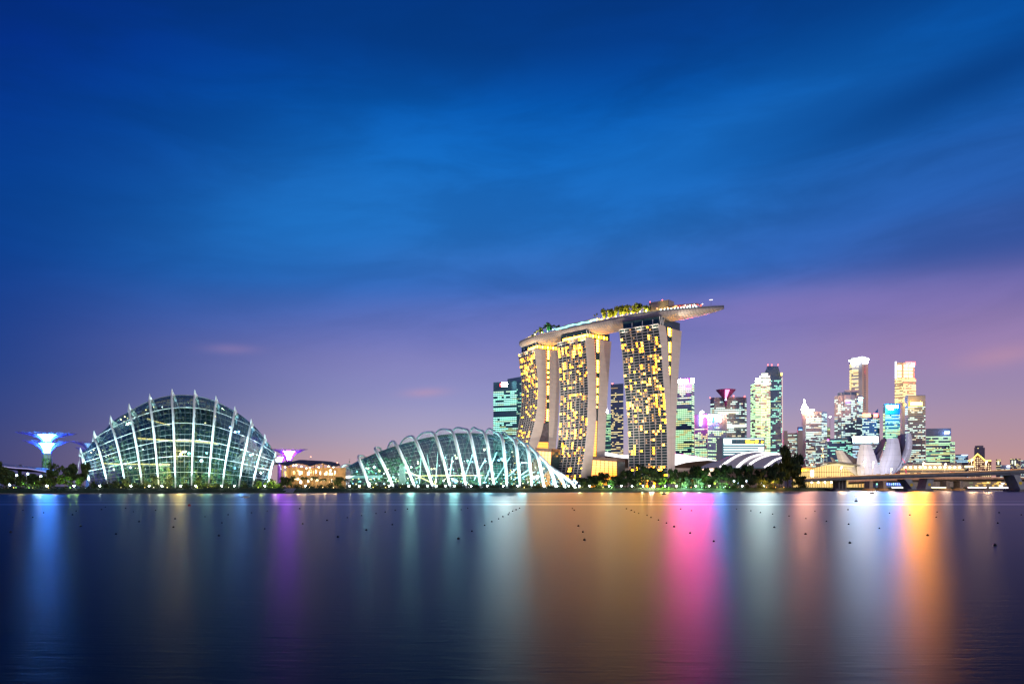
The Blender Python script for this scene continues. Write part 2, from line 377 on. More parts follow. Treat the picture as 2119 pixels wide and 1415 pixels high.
# ------------------------------------------------------------------ the two glass domes
M_rib = mat('white_steel', (.72, .75, .76), .45, var=.06, scale=.2)
M_mull = mat('dark_mullion', (.05, .065, .07), .5, var=.1)
M_mull_w = mat('pale_mullion', (.2, .25, .25), .5, var=.1)
M_pane = glass('dome_glass', (.43, .55, .56), .06)
def dome(name, label, ribs, glass_curves, nrow, ncol, mull_mat, purlins, n_single, mull_r=.09, split=.5):
    """ribs: 3D polylines (front base .. crest .. back base); glass_curves: same sampling, the glass line under each rib"""
    base = sum((Vector(r[0]) for r in ribs), Vector())/len(ribs); base.z = GZ
    t = thing(name, label, 'glass dome', base)
    G = [crom(c, 8) for c in glass_curves]
    def resample(c, n):
        d = [0.0]
        for a, b in zip(c[:-1], c[1:]): d.append(d[-1]+(b-a).length)
        out = []
        for k in range(n+1):
            s = d[-1]*k/n; i = max(0, min(len(c)-2, int(np.searchsorted(d, s, 'right'))-1)); out.append(c[i].lerp(c[i+1], (s-d[i])/max(1e-6, d[i+1]-d[i])))
        return out
    G = [resample(c, nrow) for c in G]
    cols = []                                            # dense grid: columns between neighbouring ribs
    for i in range(len(G)-1):
        for k in range(ncol): 
            f = k/ncol; col = []
            for j in range(nrow+1):
                p = G[max(i-1, 0)][j]; q = G[i][j]; r = G[i+1][j]; s = G[min(i+2, len(G)-1)][j]
                col.append(.5*((2*q)+(r-p)*f+(2*p-5*q+4*r-s)*f*f+(3*q-p-3*r+s)*f**3))
            cols.append(col)
    cols.append(G[-1])
    rnd = random.Random(3); rest = MB(); singles = 0
    front = int(nrow*split)
    for j in range(nrow):
        for i in range(len(cols)-1):
            q = [cols[i][j], cols[i+1][j], cols[i+1][j+1], cols[i][j+1]]
            c = (q[0]+q[1]+q[2]+q[3])/4; q = [c+(p-c)*.955 for p in q]
            nn = (q[1]-q[0]).cross(q[2]-q[0]).normalized()
            tlt = rnd.uniform(-.05, .05); q[0] = q[0]+nn*tlt; q[2] = q[2]+nn*tlt
            if j < front and (i*7+j*3) % max(1, int((len(cols)-1)*front/n_single)) == 0 and singles < n_single:
                m = MB(); m.poly(q); m.build('glass_pane', M_pane, t); singles += 1
            else: rest.poly(q)
    rest.build('glass_pane', M_pane, t, kind='stuff')
    mb = MB()
    for i, col in enumerate(cols): mb.tube(col, mull_r, 4, cap=False)
    for j in range(1, nrow): mb.tube([c[j] for c in cols], mull_r*.85, 4, cap=False)
    mb.build('mullion', mull_mat, t, kind='stuff')
    for k in purlins:
        m = MB(); m.tube([c[k] - Vector((0, .5, 0)) for c in cols], .1, 5); m.build('purlin', M_rib, t)
    for i, r in enumerate(ribs):
        c = crom(r, 8); n = len(c); m = MB()
        rs = [RIBW*(.75+.5*math.sin(math.pi*min(1, (k/n)*1.5))) for k in range(n)]
        m.tube(c, rs, 8); ro = m.build('rib', M_rib, t, smooth=True)
        s = MB()                                         # struts that tie the rib to the glass
        gc = G[i]
        for k in range(3, n-4, 2):
            f = k/n*nrow; j = min(nrow-1, int(f)); p = gc[j]
            s.tube([c[k], p], .06, 4); s.tube([c[k], gc[max(0, j-1)]], .05, 4)
        s.build('strut', M_rib, ro, kind='stuff')
    return t, G
# --- tall dome (left): rib = front base pixel, crest pixel
RB = [((189, 1001), (166, 926)), ((223.7, 1000), (194.5, 891)), ((260.5, 1004.6), (228.5, 859)), ((294.5, 1006.5), (267, 834)), ((328.5, 1006.5), (309.6, 814)), ((363, 1006.5), (355.8, 803.6)), ((396, 1005), (402.9, 805.5)), ((431, 1006), (447, 818)), ((459.5, 1006.5), (486, 840)), ((493.5, 1005), (520, 866)), ((522, 1005), (548, 898)), ((552, 1005), (570, 934))]
ribs, gls = [], []
for i, ((bx, by), (tx, ty)) in enumerate(RB):
    u = (i-5.5)/5.5; Db = 432+16*u*u; Dt = 448+8*u*u
    B = P(bx, by, Db); B.z = GZ; T = P(tx, ty, Dt)
    M1 = B.lerp(T, .34); M1 += Vector((0, 1.0, 0)); M2 = B.lerp(T, .72); M2 += Vector((0, -1.5, 0))
    # lateral belly: ribs bow outward like fingers
    M1.x = X(bx+(tx-bx)*.30, M1.y); M2.x = X(bx+(tx-bx)*.74, M2.y)
    h = T.z-GZ; cxd = X(365, 480)
    T2 = T + Vector(((cxd-T.x)*.06, 9, -.14*h)); T3 = T + Vector(((cxd-T.x)*.16, 28, -.42*h)); T4 = Vector((T.x+(cxd-T.x)*.3, T.y+50, GZ))
    ribs.append([B, M1, M2, T-Vector((0, 0, 3.6)), T + Vector((0, 3.0, -3.2)), T2, T3, T4])
    dn = 3.9 if 0 < i < 11 else 2.4
    gls.append([B+Vector((0, 1.6, 0)), M1+Vector((0, 1.9, -.2)), M2+Vector((0, 2.4, -.9)), T+Vector((0, 2.2, -dn)), T+Vector((0, 5, -dn-.1)), T2+Vector((0, 2, -3.4)), T3+Vector((0, -2, -2)), T4+Vector((0, -2, 0))])
RIBW = .43
tall, TG = dome('glass_dome', 'tall glass dome with white fin-like ribs fanning outward, full of planting, at the left', ribs, gls, 40, 4, M_mull, [3, 6, 9, 12, 15, 18], 280, .13, .5)
mb = MB(); gq = [[TG[i][j]*(1-k/4)+TG[i+1][j]*(k/4)-Vector((0, .35+1.1*math.sin(math.pi*k/4)*.2, 0)) for i in range(11) for k in range(4)]+[TG[11][j]] for j in range(1, 11)]
for q in gq: mb.tube(q, .07, 3, cap=False)
for i in range(0, 45, 2): mb.tube([q[i] for q in gq], .05, 3, cap=False)
mb.build('lower_lattice', M_mull_w, tall, kind='stuff')
# spear-like tips where the ribs pass the crest
for ro, r in zip([o for o in tall.children if o.name.startswith('rib')], ribs):
    tp = r[3]+Vector((0, 0, 3.6)); m = MB(); m.tube([r[3]-Vector((0, 0, 1.6)), r[3]+Vector((0, .3, 1.0)), tp], [.75, .7, .05], 8); m.tube([r[3]+Vector((0, 5, -3)), r[3]+Vector((0, 1.2, .9)), tp], [.6, .6, .05], 6); m.build('rib_tip', M_rib, ro)
# sides of the shell and stay cables at both ends
for e, sgn in ((0, -1), (11, 1)):
    m = MB()
    for k in range(6):
        a = ribs[e][3].lerp(ribs[e][0], k/6); m.tube([a, (a.x+sgn*(-2+k*1.6)-sgn*5, a.y-3+k, GZ+(5-k)*.3)], .13, 4)
    m.tube([ribs[e][3], (ribs[e][3].x+sgn*9*(1 if sgn > 0 else .3), ribs[e][3].y, GZ)], .08, 4)
    m.build('stay_cable', M_rib, tall)
# planted mountain and walkways inside
M_moss = [mat('moss', (.07, .12, .05), .9, var=.5, scale=.2), mat('moss_pale', (.2, .2, .06), .9, var=.4, scale=.2), mat('moss_dark', (.025, .05, .025), .9, var=.4)]
mt = thing('planted_mountain', 'tall plant-covered mountain standing inside the left glass dome', 'indoor garden', (X(372, 470), 470, GZ))
mb = MB(); rnd = random.Random(5); hm = Z(845, 470)-GZ
for i in range(15):
    pass
rows = []
for i in range(12):
    f = i/11; rr_ = 27*(1-.55*f**1.6)
    rows.append([(X(372, 472)+1.5*rr_*(1+.12*math.sin(3*a+f*5))*math.cos(a), 472+.62*rr_*math.sin(a), GZ+hm*f+rnd.uniform(-.5, .5)) for a in [6.283*k/24 for k in range(24)]])
mb.grid(rows, 0, close=True); mb.poly(rows[-1], 0)
mb.build('rock_face', M_moss[2], mt)
lf = MB()
for i in range(4200):
    f = rnd.random()*.99; rr_ = 27*(1-.55*f**1.6)+.5; a = rnd.uniform(0, 6.283)
    q = (X(372, 472)+1.5*rr_*(1+.12*math.sin(3*a+f*5))*math.cos(a), 472+.62*rr_*math.sin(a), GZ+hm*f)
    leaf(lf, q, rnd.uniform(.5, 1.4), rnd, 0 if math.sin(a*5+f*14) > -.2 else 1)
lf.build('foliage', M_moss[:2], mt)
lf = MB()
for i in range(2800):
    k = rnd.random(); px = 200+345*k; u = (px-370)/185; D = 441+13*u*u+rnd.uniform(2, 9); h = 4+9*abs(math.sin(px*.06)+.4*math.sin(px*.17))+16*u*u
    leaf(lf, (X(px, D), D, GZ+h*rnd.random()**.8), rnd.uniform(.4, 1.0), rnd, 0 if math.sin(px*.21) > -.1 else 1)
o = lf.build('indoor_planting', [mat('indoor_leaf', (.10, .19, .11), .8, var=.5), mat('fern_gold', (.26, .24, .07), .8, var=.4)], kind='stuff'); tag(o, 'ferns and shrubs along the inside foot of the tall dome', 'plants', kind='stuff')
M_gold = emi('gold_walkway_light', (1, .62, .12), 3.2); M_steel = mat('grey_steel', (.3, .32, .33), .5)
def walkway(label, pts, r=.28):
    t = thing('walkway', label, 'walkway', pts[0], 'lit walkways inside the tall dome')
    a = MB(); a.tube(pts, .35, 4); a.build('deck', M_steel, t)
    b = MB(); b.tube([Vector(p)+Vector((0, -.3, .7)) for p in pts], r, 4); b.build('light_strip', M_gold, t)
walkway('upper golden lit walkway crossing the middle of the tall dome', [P(286, 909, 447), P(330, 912, 446), P(365, 914, 445), P(400, 915, 445), P(440, 919, 447), P(452, 921, 449)])
walkway('lower golden lit walkway near the left foot of the tall dome', [P(215, 961, 452), P(250, 962.5, 447), P(300, 962.5, 444), P(352, 963, 443)])
walkway('sloping beaded light line high in the tall dome', [P(304, 868, 449), P(325, 875, 449), P(352, 882, 449)], .16)
lamp('interior_lamp', 'POINT', P(330, 975, 440), 16000, (.85, 1, .45), 1.5, tall)
lamp('interior_lamp', 'POINT', P(430, 975, 441), 13000, (.5, 1, .7), 1.5, tall)
lamp('interior_lamp', 'POINT', P(372, 938, 440), 13000, (1, .75, .2), 1.5, tall)
for px_, D_, c_ in ((285, 440, (.9, 1, .45)), (345, 436, (1, .8, .3)), (380, 436, (.5, 1, .7)), (410, 437, (1, .85, .35)), (470, 441, (.45, 1, .75))): lamp('interior_lamp', 'POINT', (X(px_, D_), D_, GZ+4), 6500, c_, .8, tall)
lamp('interior_lamp', 'POINT', P(250, 960, 452), 12000, (.6, 1, .65), 1.5, tall)
lamp('interior_lamp', 'POINT', P(500, 950, 456), 40000, (.25, .5, 1), 1.5, tall)

M_spark = [emi('lamp_warm', (1, .75, .3), 7, sample=False), emi('lamp_teal', (.3, 1, .85), 6, sample=False), emi('lamp_white', (.9, 1, 1), 9, sample=False), emi('lamp_blue', (.25, .55, 1), 7, sample=False)]
sk = MB()
def ball(mb, c, r, m): mb.lathe(c, [(0.01, -r), (r*.8, -r*.55), (r, 0), (r*.8, r*.55), (.01, r)], 6, m)
for px, py, r, c in ((379, 935, .9, 1), (391, 938, 1.1, 1), (384, 934, .8, 2), (417, 953, 1.2, 2), (487, 893, .7, 3), (494, 893, .7, 3), (518, 941, .8, 1), (523, 940, .6, 1), (445, 861, .5, 0), (425, 875, .5, 0), (486, 968, .8, 3), (476, 884, .6, 3), (296, 930, .6, 2), (236, 971, .9, 2), (270, 967, .9, 2), (540, 978, .6, 2), (318, 842, .45, 0), (302, 848, .45, 0), (258, 862, .45, 0), (250, 868, .4, 0), (336, 842, .45, 2), (500, 930, .5, 3), (533, 955, .6, 1), (413, 910, .6, 1), (428, 937, .9, 1)):
    ball(sk, P(px, py, 449 if px < 360 else 446), r*.8, c)
for k in range(26): ball(sk, P(190+k*4.5+R.uniform(-2, 2), 930+k*1.6+R.uniform(-7, 7), 453), .22, 0)
sk.build('interior_light', M_spark, tall, kind='stuff')
# --- low dome (right): front base, knee, apex, back point (pixels)
FL = [((708.4, 1001), (704, 972), (712, 962.5), (731.5, 966)), ((764.5, 1004), (743, 950), (743, 943), (757, 949)), ((814.7, 1006), (781, 938), (776, 927.5), (789, 932)),
      ((859.6, 1006), (820, 920), (812, 913), (802, 928)), ((896.6, 1006), (860, 911), (850, 902.5), (828, 920)), ((932.3, 1006.5), (901, 902), (890, 894), (863, 908)), ((965, 1006.5), (938, 897), (927, 889), (900, 899)),
      ((995, 1007), (971, 895), (960, 887.6), (936, 893.5)), ((1023, 1006), (1003, 898), (990, 889.6), (974, 891.5)), ((1049.6, 1006), (1038, 905), (1025, 894), (1006, 893)), ((1076, 1006), (1066, 915), (1052, 902), (1034, 899)),
      ((1101, 1006), (1091, 927), (1077, 912.5), (1060, 908)), ((1125, 1004.6), (1112, 942), (1098.5, 926), (1085, 920)), ((1150, 1006), (1134, 962), (1118, 944), (1107, 937)), ((1170, 1006), (1152, 978), (1138, 964), (1126, 956)), ((1191, 1007), (1166, 984), (1150, 972), (1136, 966))]
ribs, gls = [], []
for i, (b, k, a, e) in enumerate(FL):
    u = (i-8)/8; Db = 446+7*u*u; h = max(6, Z(a[1], Db+24)-GZ); dep = 8+16*min(1, h/38)
    B = P(b[0], b[1], Db); B.z = GZ
    K = P(k[0], k[1], Db+dep*.55); A = P(a[0], a[1], Db+dep); E = P(e[0], e[1], Db+dep*2.1)
    C = Vector((E.x-6-.15*h, E.y+26, GZ))
    m1 = B.lerp(K, .5)+Vector((.35, -.4, .2))
    ribs.append([B, m1, K, A, E, C])
    dz = min(3.3, h*.125)
    gls.append([B+Vector((-.6, 1.8, 0)), m1+Vector((-.8, 2.0, -.6)), K+Vector((-.3, 3.2, -dz*.75)), A+Vector((0, 2.5, -dz)), E+Vector((0, -3, -dz)), C+Vector((0, -4, 0))])
RIBW = .74
low, LG = dome('glass_dome', 'low elongated glass dome with white arched ribs, brightly lit inside, beside the hotel towers', ribs, gls, 34, 4, M_mull_w, [], 280, .06, .5)
# its upper panes sit in a dark grid
mb = MB()
for j in range(12, 20):
    mb.tube([LG[i][j]+Vector((0, -.15, .1)) for i in range(len(LG))], .14, 4, cap=False)
mb.build('roof_frame', M_mull, low)
m = MB()
for k in range(5):
    a = ribs[0][2].lerp(ribs[0][0], k/5); m.tube([a, (a.x-7+k*.6, a.y-2+k, GZ)], .1, 4)
m.build('stay_cable', M_rib, low)
# inside: pale floor terrace, leaning columns, lit panel
M_floor = mat('terrace', (.25, .27, .25), .8)
fl = MB(); fl.prism([P(720, 1003, 458), P(1120, 1003, 458), P(1090, 1003, 495), P(740, 1003, 495)], (0, 0, .3)); fl.build('terrace', M_floor, low)
for x0, y0, x1, y1 in ((868, 1000, 872, 935), (901, 1000, 906, 935), (931, 985, 936, 945), (957, 1000, 978, 940), (981, 993, 1004, 950), (1004, 993, 1028, 935), (1025, 993, 1056, 945), (1052, 985, 1078, 960), (1062, 993, 1100, 968), (1080, 988, 1108, 975), (890, 985, 884, 940)):
    m = MB(); m.tube([P(x0, y0, 462), P(x1, y1, 468)], .28, 6); m.build('column', M_rib, low)
m = MB(); m.prism([P(824, 1001, 459), P(838, 1001, 459), P(838, 962, 459), P(827, 962, 459)], (0, 1.5, 0)); m.build('lit_panel', emi('lit_stone', (.45, .7, .45), .55), low)
m = MB(); m.tube([P(838, 977, 460), P(868, 984, 460), P(1000, 983, 460)], .22, 4); m.tube([P(848, 977, 460), P(905, 1004, 459)], .3, 4); m.tube([P(1078, 957, 460), P(1092, 957, 460)], .2, 4); m.build('light_strip', M_gold, low)
m = MB(); m.prism([P(714, 984, 458), P(790, 983, 458), P(790, 988, 458), P(714, 990, 458)], (0, 2, 0)); m.build('ceiling_panel', emi('teal_ceiling', (.45, .95, .85), .9), low)
gr = MB(); rnd = random.Random(8)
for i in range(1500):
    px = rnd.uniform(725, 1130); hh_ = 3+9*abs(math.sin(px*.045))*rnd.random() + 4*rnd.random(); D = rnd.uniform(464, 492)
    leaf(gr, (X(px, D), D, GZ+.5+hh_*rnd.random()), rnd.uniform(.6, 1.5), rnd, rnd.choice((0, 1)))
for i in range(700):
    px = rnd.gauss(805, 30); D = rnd.uniform(462, 480)
    leaf(gr, (X(px, D), D, GZ+4+14*rnd.random()), rnd.uniform(.6, 1.3), rnd, 0)
gi = gr.build('indoor_planting', [mat('indoor_leaf', (.10, .19, .11), .8, var=.5), mat('indoor_leaf_pale', (.14, .2, .08), .8, var=.5)], kind='stuff')
tag(gi, 'mass of plants growing inside the low ribbed glass dome', 'plants', kind='stuff')
for px, py, E, c in ((760, 975, 15000, (.35, 1, .85)), (850, 965, 32000, (.5, 1, .75)), (940, 955, 32000, (.5, 1, .85)), (1010, 950, 32000, (.4, .95, 1)), (1080, 965, 28000, (.4, .95, 1)), (905, 998, 6000, (1, .8, .4)), (780, 999, 6000, (1, .75, .25)), (985, 995, 8000, (.5, .85, 1))):
    lamp('interior_lamp', 'POINT', P(px, py, 459), E, c, 1.5, low)
sk = MB()
for k in range(150):
    px = rnd.uniform(730, 1150); y1 = 930 if 860 < px < 1060 else 965; c = rnd.choice((0, 0, 1, 1, 2, 3)); py = rnd.uniform(y1, 1003) if rnd.random() < .45 else rnd.uniform(988, 1004)
    ball(sk, P(px, py, 461), rnd.uniform(.16, .5), c)
for px, py, r, c in ((774.5, 966, 1.0, 2), (762, 969, .7, 0), (785, 974, .8, 0), (765, 1000, .8, 2), (814, 987, .8, 1), (945, 947, .9, 0), (942, 942, .5, 0), (1002, 930, .9, 0), (1008, 927, .7, 0), (978, 942, .9, 3), (968, 953, .8, 1), (1038, 949, 1.0, 3), (1032, 952, .8, 3), (1125, 969, .8, 0), (1112, 986, 1.4, 2), (1104, 988, 1.2, 2), (943, 995, 1.6, 3), (938, 992, 1.1, 3), (918, 994, .7, 2), (899, 969, .7, 0), (865, 958, .7, 0), (893, 970, .6, 0), (1060, 935, .5, 0)):
    ball(sk, P(px, py, 461), r*.8, c)
sk.build('interior_light', M_spark, low, kind='stuff')
# uplights at the foot of every rib (their lenses are visible in the planting)
M_lens = emi('uplight_lens', (.85, 1, 1), 25)
M_case = mat('lamp_case', (.06, .06, .06), .6)
def uplight(p, aim, E, col, label, grp, angle=46):
    t = thing('ground_light', label, 'ground light', p, grp)
    m = MB(); m.lathe(p, [(.35, -.1), (.4, .25), (.01, .26)], 8); m.build('housing', M_case, t)
    m = MB(); m.lathe((p[0], p[1], p[2]+.262), [(.28, 0), (.01, .03)], 8); m.build('lens', M_lens, t)
    lamp('beam', 'SPOT', (p[0], p[1], p[2]+.45), E, col, .25, t, aim, angle, .7)
for i, ((bx, by), (tx, ty)) in enumerate(RB):
    r = tall
    u = (i-5.5)/5.5; Db = 432+16*u*u; B = P(bx, by, Db); T = P(tx, ty, 448+8*u*u)
    uplight((B.x, Db-6.5, GZ), B.lerp(T, .55), 160000, (.6, .97, 1), ordn(i) + ' uplight from the left at the foot of the tall dome ribs', 'uplights of the tall dome', 58)
for i, (b, k, a, e) in enumerate(FL):
    B = ribs[i][0]; A = ribs[i][3]
    uplight((B.x+1.6, B.y-5.5, GZ), B.lerp(A, .5), 85000 if i > 1 else 30000, (.78, 1, .97), ordn(i) + ' uplight from the left at the foot of the low dome ribs', 'uplights of the low dome', 64)
FLOOD = 1150000
# ------------------------------------------------------------------ hotel: three towers carrying a ship-shaped deck
M_beige = mat('pale_wall_panel', (.52, .48, .44), .7, var=.06, scale=.08, stretch=(1, 1, 3))
M_slab = mat('balcony_edge', (.5, .5, .49), .7, var=.08)
M_dglass = mat('dark_window_glass', (.03, .065, .07), .2, spec=.6, var=.3, scale=.4)
M_bronze = mat('brown_roof', (.11, .075, .06), .6)
MW = [emi('win_bright', (1, .38, .02), 42, sample=False), emi('win_gold', (1, .32, .003), 34, sample=False), emi('win_dim', (1, .44, .06), 1.5, sample=False), emi('win_amber', (.9, .45, .12), .6, sample=False)]
M_goldglass = emi('golden_glass', (1, .34, .004), 2.6, sample=False); M_red = emi('red_corridor', (1, .17, .03), .75, sample=False); M_orange = emi('orange_corridor', (1, .36, .04), .95, sample=False)
def pxd(C, a, n, px, py):
    dx, dz = (px-CX)/FP, (HY-py)/FP
    t = (C.x*a.x+C.y*a.y)/(dx*a.x+a.y); q = Vector((t*dx, t)); return (q-C).dot(n), CH+t*dz
TOW = {}
def hotel_tower(key, label, px, py, lx, ly, curves, lit_p, seed, style, ztop=190.0):
    D = (ztop-CH)*FP/(HY-py); C = Vector((X(px, D), D)); Dl = (ztop-CH)*FP/(HY-ly); Lf = Vector((X(lx, Dl), Dl))
    a = (C-Lf); L = a.length; a.normalize(); n = Vector((-a.y, a.x))
    rnd = random.Random(seed)
    F = []
    for c in curves:
        q = sorted([pxd(C, a, n, *p) for p in c], key=lambda t: t[1]); F.append(([t[1] for t in q], [t[0] for t in q]))
    zs = np.linspace(GZ-.3, ztop, 59)
    def sm(c):
        y = np.interp(zs, c[0], c[1])
        for _ in range(4): y = np.concatenate(([y[0]], (y[:-2]+2*y[1:-1]+y[2:])/4, [y[-1]]))
        return y
    f, b1, f2, b2 = [sm(c) for c in F]
    f2 = np.maximum(f2, b1+.02)
    def W(s, d, z): q = C + a*s + n*d; return Vector((q.x, q.y, z))
    ctr = W(-L/2, 16, GZ); t = thing('hotel_tower', label, 'hotel tower', ctr, 'three hotel towers under the rooftop deck')
    for nm, lo, hi in (('front_leg', f, b1), ('rear_leg', f2, b2)):
        m = MB()
        off = .6 if nm == 'front_leg' else 0
        m.grid([[W(0, l+off, z), W(0, (l+h+off)/2, z), W(0, h, z)] for l, h, z in zip(lo, hi, zs)], 0)
        m.grid([[W(-L, h, z), W(-L, l+off, z)] for l, h, z in zip(lo, hi, zs)], 0)
        m.grid([[W(-L, l+off, z), W(-L/2, l+off, z), W(0, l+off, z)] for l, z in zip(lo, zs)], 1)
        m.grid([[W(0, h, z), W(-L, h, z)] for h, z in zip(hi, zs)], 1)
        m.poly([W(-L, lo[-1]+off, ztop), W(0, lo[-1]+off, ztop), W(0, hi[-1], ztop), W(-L, hi[-1], ztop)], 0)
        m.build(nm, [M_beige, M_dglass], t, smooth=False)
    # slim joints across the two end walls
    m = MB()
    for k in range(2, 58, 2):
        for lo, hi in ((f, b1), (f2, b2)):
            m.obox(W(.02, (lo[k]+hi[k])/2+.3, zs[k]), Vector((a.x, a.y, 0))*.03, Vector((n.x, n.y, 0))*((hi[k]-lo[k])/2-.4), (0, 0, .06))
    m.build('panel_joint', mat('joint', (.36, .33, .31), .8), t, kind='stuff')
    slab = MB(); slab.obox((0, 0, 0), (L/2, 0, 0), (0, .75, 0), (0, 0, .36)); sl = None
    rot = math.atan2(a.y, a.x)
    for k in range(1, 59):
        p = W(-L/2, f[k]+.05, zs[k])
        if sl is None: sl = slab.build('floor_slab', M_slab, t); o = sl
        else: o = sl.copy(); COL.objects.link(o)
        o.location = p; o.rotation_euler = (0, 0, rot)
    for c in range(0, 8):                                  # party walls between the bays
        m = MB(); s = -L + L*c/7
        m.grid([[W(s-.16, f[k]-.55, zs[k]), W(s+.16, f[k]-.55, zs[k]), W(s+.16, f[k]+.7, zs[k])] for k in range(59)]); m.build('party_wall', M_slab, t)
    m = MB(); lit = {}
    for k in range(57, -1, -1):
        rowp = 1.3*lit_p(k) * rnd.choice((.3, .8, 1.0, 1.3))
        for c in range(16):
            up = lit.get((k+1, c)); r = rnd.random()
            if up is not None and r < (.26 if style == 'columns' else .1): v = up
            elif rnd.random() < rowp: v = rnd.choices((0, 1, 2, 3), (.2, .32, .28, .2))[0]
            else: v = None
            lit[(k, c)] = v
            if v is None: continue
            s0 = -L + L*(c+.16)/16; s1 = -L+L*(c+.78)/16; z0, z1 = zs[k]+.65, zs[k+1]-.95
            m.poly([W(s0, f[k]+.5, z0), W(s1, f[k]+.5, z0), W(s1, f[k+1]+.5, z1), W(s0, f[k+1]+.5, z1)], v)
    m.build('window', MW, t, kind='stuff')
    # recessed slot between the two legs
    m = MB(); wn_ = MB()
    gold_top, grey_top = style_gap[key]
    for k in range(58):
        g0, g1 = f2[k]-b1[k], f2[k+1]-b1[k+1]
        if g0 < .25: continue
        z0, z1 = zs[k], zs[k+1]
        q = lambda fr0, fr1, s, za, zb: [W(s, b1[k]+g0*fr0, za), W(s, b1[k]+g0*fr1, za), W(s, b1[k+1]+g1*fr1, zb), W(s, b1[k+1]+g1*fr0, zb)]
        if z0 < gold_top: 
            m.poly(q(0, 1, -1.2, z0, z1), 1)
            wn_.poly(q(0, 1, -1.0, z0, z0+.35), 3)
            nd = max(1, int(g0/2.2))
            for j in range(1, nd): wn_.poly(q(j/nd, j/nd+.18/g0, -1.0, z0, z1), 3)
        elif z0 < grey_top: m.poly(q(0, 1, -1.5, z0, z1), 2)
        else:
            m.poly(q(0, 1, -1.5, z0, z1), 0)
            wn_.poly(q(.04, min(.45, .04+2.2/g0), -1.3, z0+.4, z1-.4), 1 if rnd.random() < .55 else 2)
            if g0 > 3 and rnd.random() < .62: wn_.poly(q(.55, .95, -1.3, z0+.3, z1-.3), 0)
    m.build('slot_glazing', [M_dglass, M_goldglass, mat('slot_panel', (.12, .11, .13), .6)], t)
    wn_.build('slot_window', [MW[0], M_red, M_orange, M_bronze], t, kind='stuff')
    # recessed top storey below the deck and its V struts
    m = MB(); m.prism([W(-L+3, 3.5, ztop), W(-1.0, 3.5, ztop), W(-1.0, b2[-1]-2.5, ztop), W(-L+3, b2[-1]-2.5, ztop)], (0, 0, 9.5)); m.build('top_storey', M_dglass, t)
    if key != 'R':
        m = MB()
        for j in range(9 if key == 'M' else 5):
            s = -1.3 - j*(L-8)/9
            m.poly([W(s-4.6, 3.35, ztop+2.0), W(s, 3.35, ztop+2.0), W(s, 3.35, ztop+4.4), W(s-4.6, 3.35, ztop+4.4)], 0)
        for j in range(8):
            d = 4+j*(b2[-1]-8)/8; m.poly([W(-.85, d, ztop+1.5), W(-.85, d+2.2, ztop+1.5), W(-.85, d+2.2, ztop+5), W(-.85, d, ztop+5)], j % 2)
        m.build('crown_light', [MW[0], MW[1]], t, kind='stuff')
    for dd in (5.0, 10.0):
        m = MB(); m.tube([W(.2, dd, ztop), W(.2, dd-3.2, ztop+9.5)], .38, 6); m.tube([W(.2, dd, ztop), W(.2, dd+3.2, ztop+9.5)], .38, 6); m.build('strut', M_rib, t)
    for j in range(3):
        m = MB(); s = -8-j*14; m.tube([W(s, .8, ztop), W(s-.8, 2.5, ztop+7)], .3, 6); m.build('strut', M_rib, t)
    TOW[key] = dict(C=C, a=a, n=n, L=L, W=W, depth=float(b2[-1]), t=t, b2=b2, f=f, zs=zs); return t
style_gap = {'L': (62, 88), 'M': (84, 100), 'R': (0, 0)}
cL = [[(1105.5, 721), (1112.4, 770), (1113.7, 810), (1111, 852), (1105, 882), (1094.5, 920.6), (1081, 960), (1066, 1005)], [(1129, 722), (1129.7, 770), (1130, 810), (1128, 860), (1122, 893), (1111.7, 926), (1098, 962), (1083, 1005)],
      [(1138, 721), (1136.8, 770), (1136, 862), (1135, 926), (1134, 1005)], [(1160, 721), (1158.5, 800), (1155, 870), (1150, 926), (1144, 1005)]]
cM = [[(1211, 697), (1214.5, 740), (1216.6, 787), (1217.5, 815), (1216, 856), (1214.5, 895), (1209.5, 938), (1203, 979), (1198.5, 1006)], [(1229, 697), (1231.5, 740), (1233, 787), (1234, 862), (1232.6, 885), (1226.6, 955), (1223.6, 983), (1220.5, 1006)],
      [(1241, 697), (1240.5, 770), (1237, 869), (1235, 943), (1233.5, 1006)], [(1266, 697.5), (1259, 787), (1254.5, 870), (1251.7, 945), (1249, 1006)]]
cR = [[(1362, 670), (1368.8, 722), (1372, 777), (1376.6, 826), (1380.4, 892), (1381, 947), (1382, 1006)], [(1376, 672), (1380, 696), (1383.3, 729), (1385.6, 777), (1387.3, 805), (1388.5, 880), (1389, 940), (1389.5, 1006)],
      [(1391, 670.6), (1389, 748), (1388, 780), (1387.4, 800), (1388.6, 880), (1389.1, 940), (1389.6, 1006)], [(1411.7, 672.6), (1403.8, 777), (1399.5, 860), (1397, 941), (1396, 1006)]]
hotel_tower('L', 'farthest, leftmost hotel tower with widely splayed curved legs and dim amber windows', 1105.5, 721.5, 1072.7, 733.4, cL, lambda k: .16 if k < 14 else .22 if k < 46 else .5, 21, 'rows')
hotel_tower('M', 'middle hotel tower with curved legs and the most lit golden windows', 1211, 697.5, 1153.3, 709.6, cM, lambda k: .2 if k < 22 else .16 if k < 32 else .3 if k < 50 else .6, 33, 'columns')
hotel_tower('R', 'nearest, rightmost hotel tower with legs closing into one slim wall', 1362.5, 670.5, 1281.6, 683, cR, lambda k: .3 if k < 9 else .06 if k < 12 else .17 if k < 24 else .22, 49, 'columns')
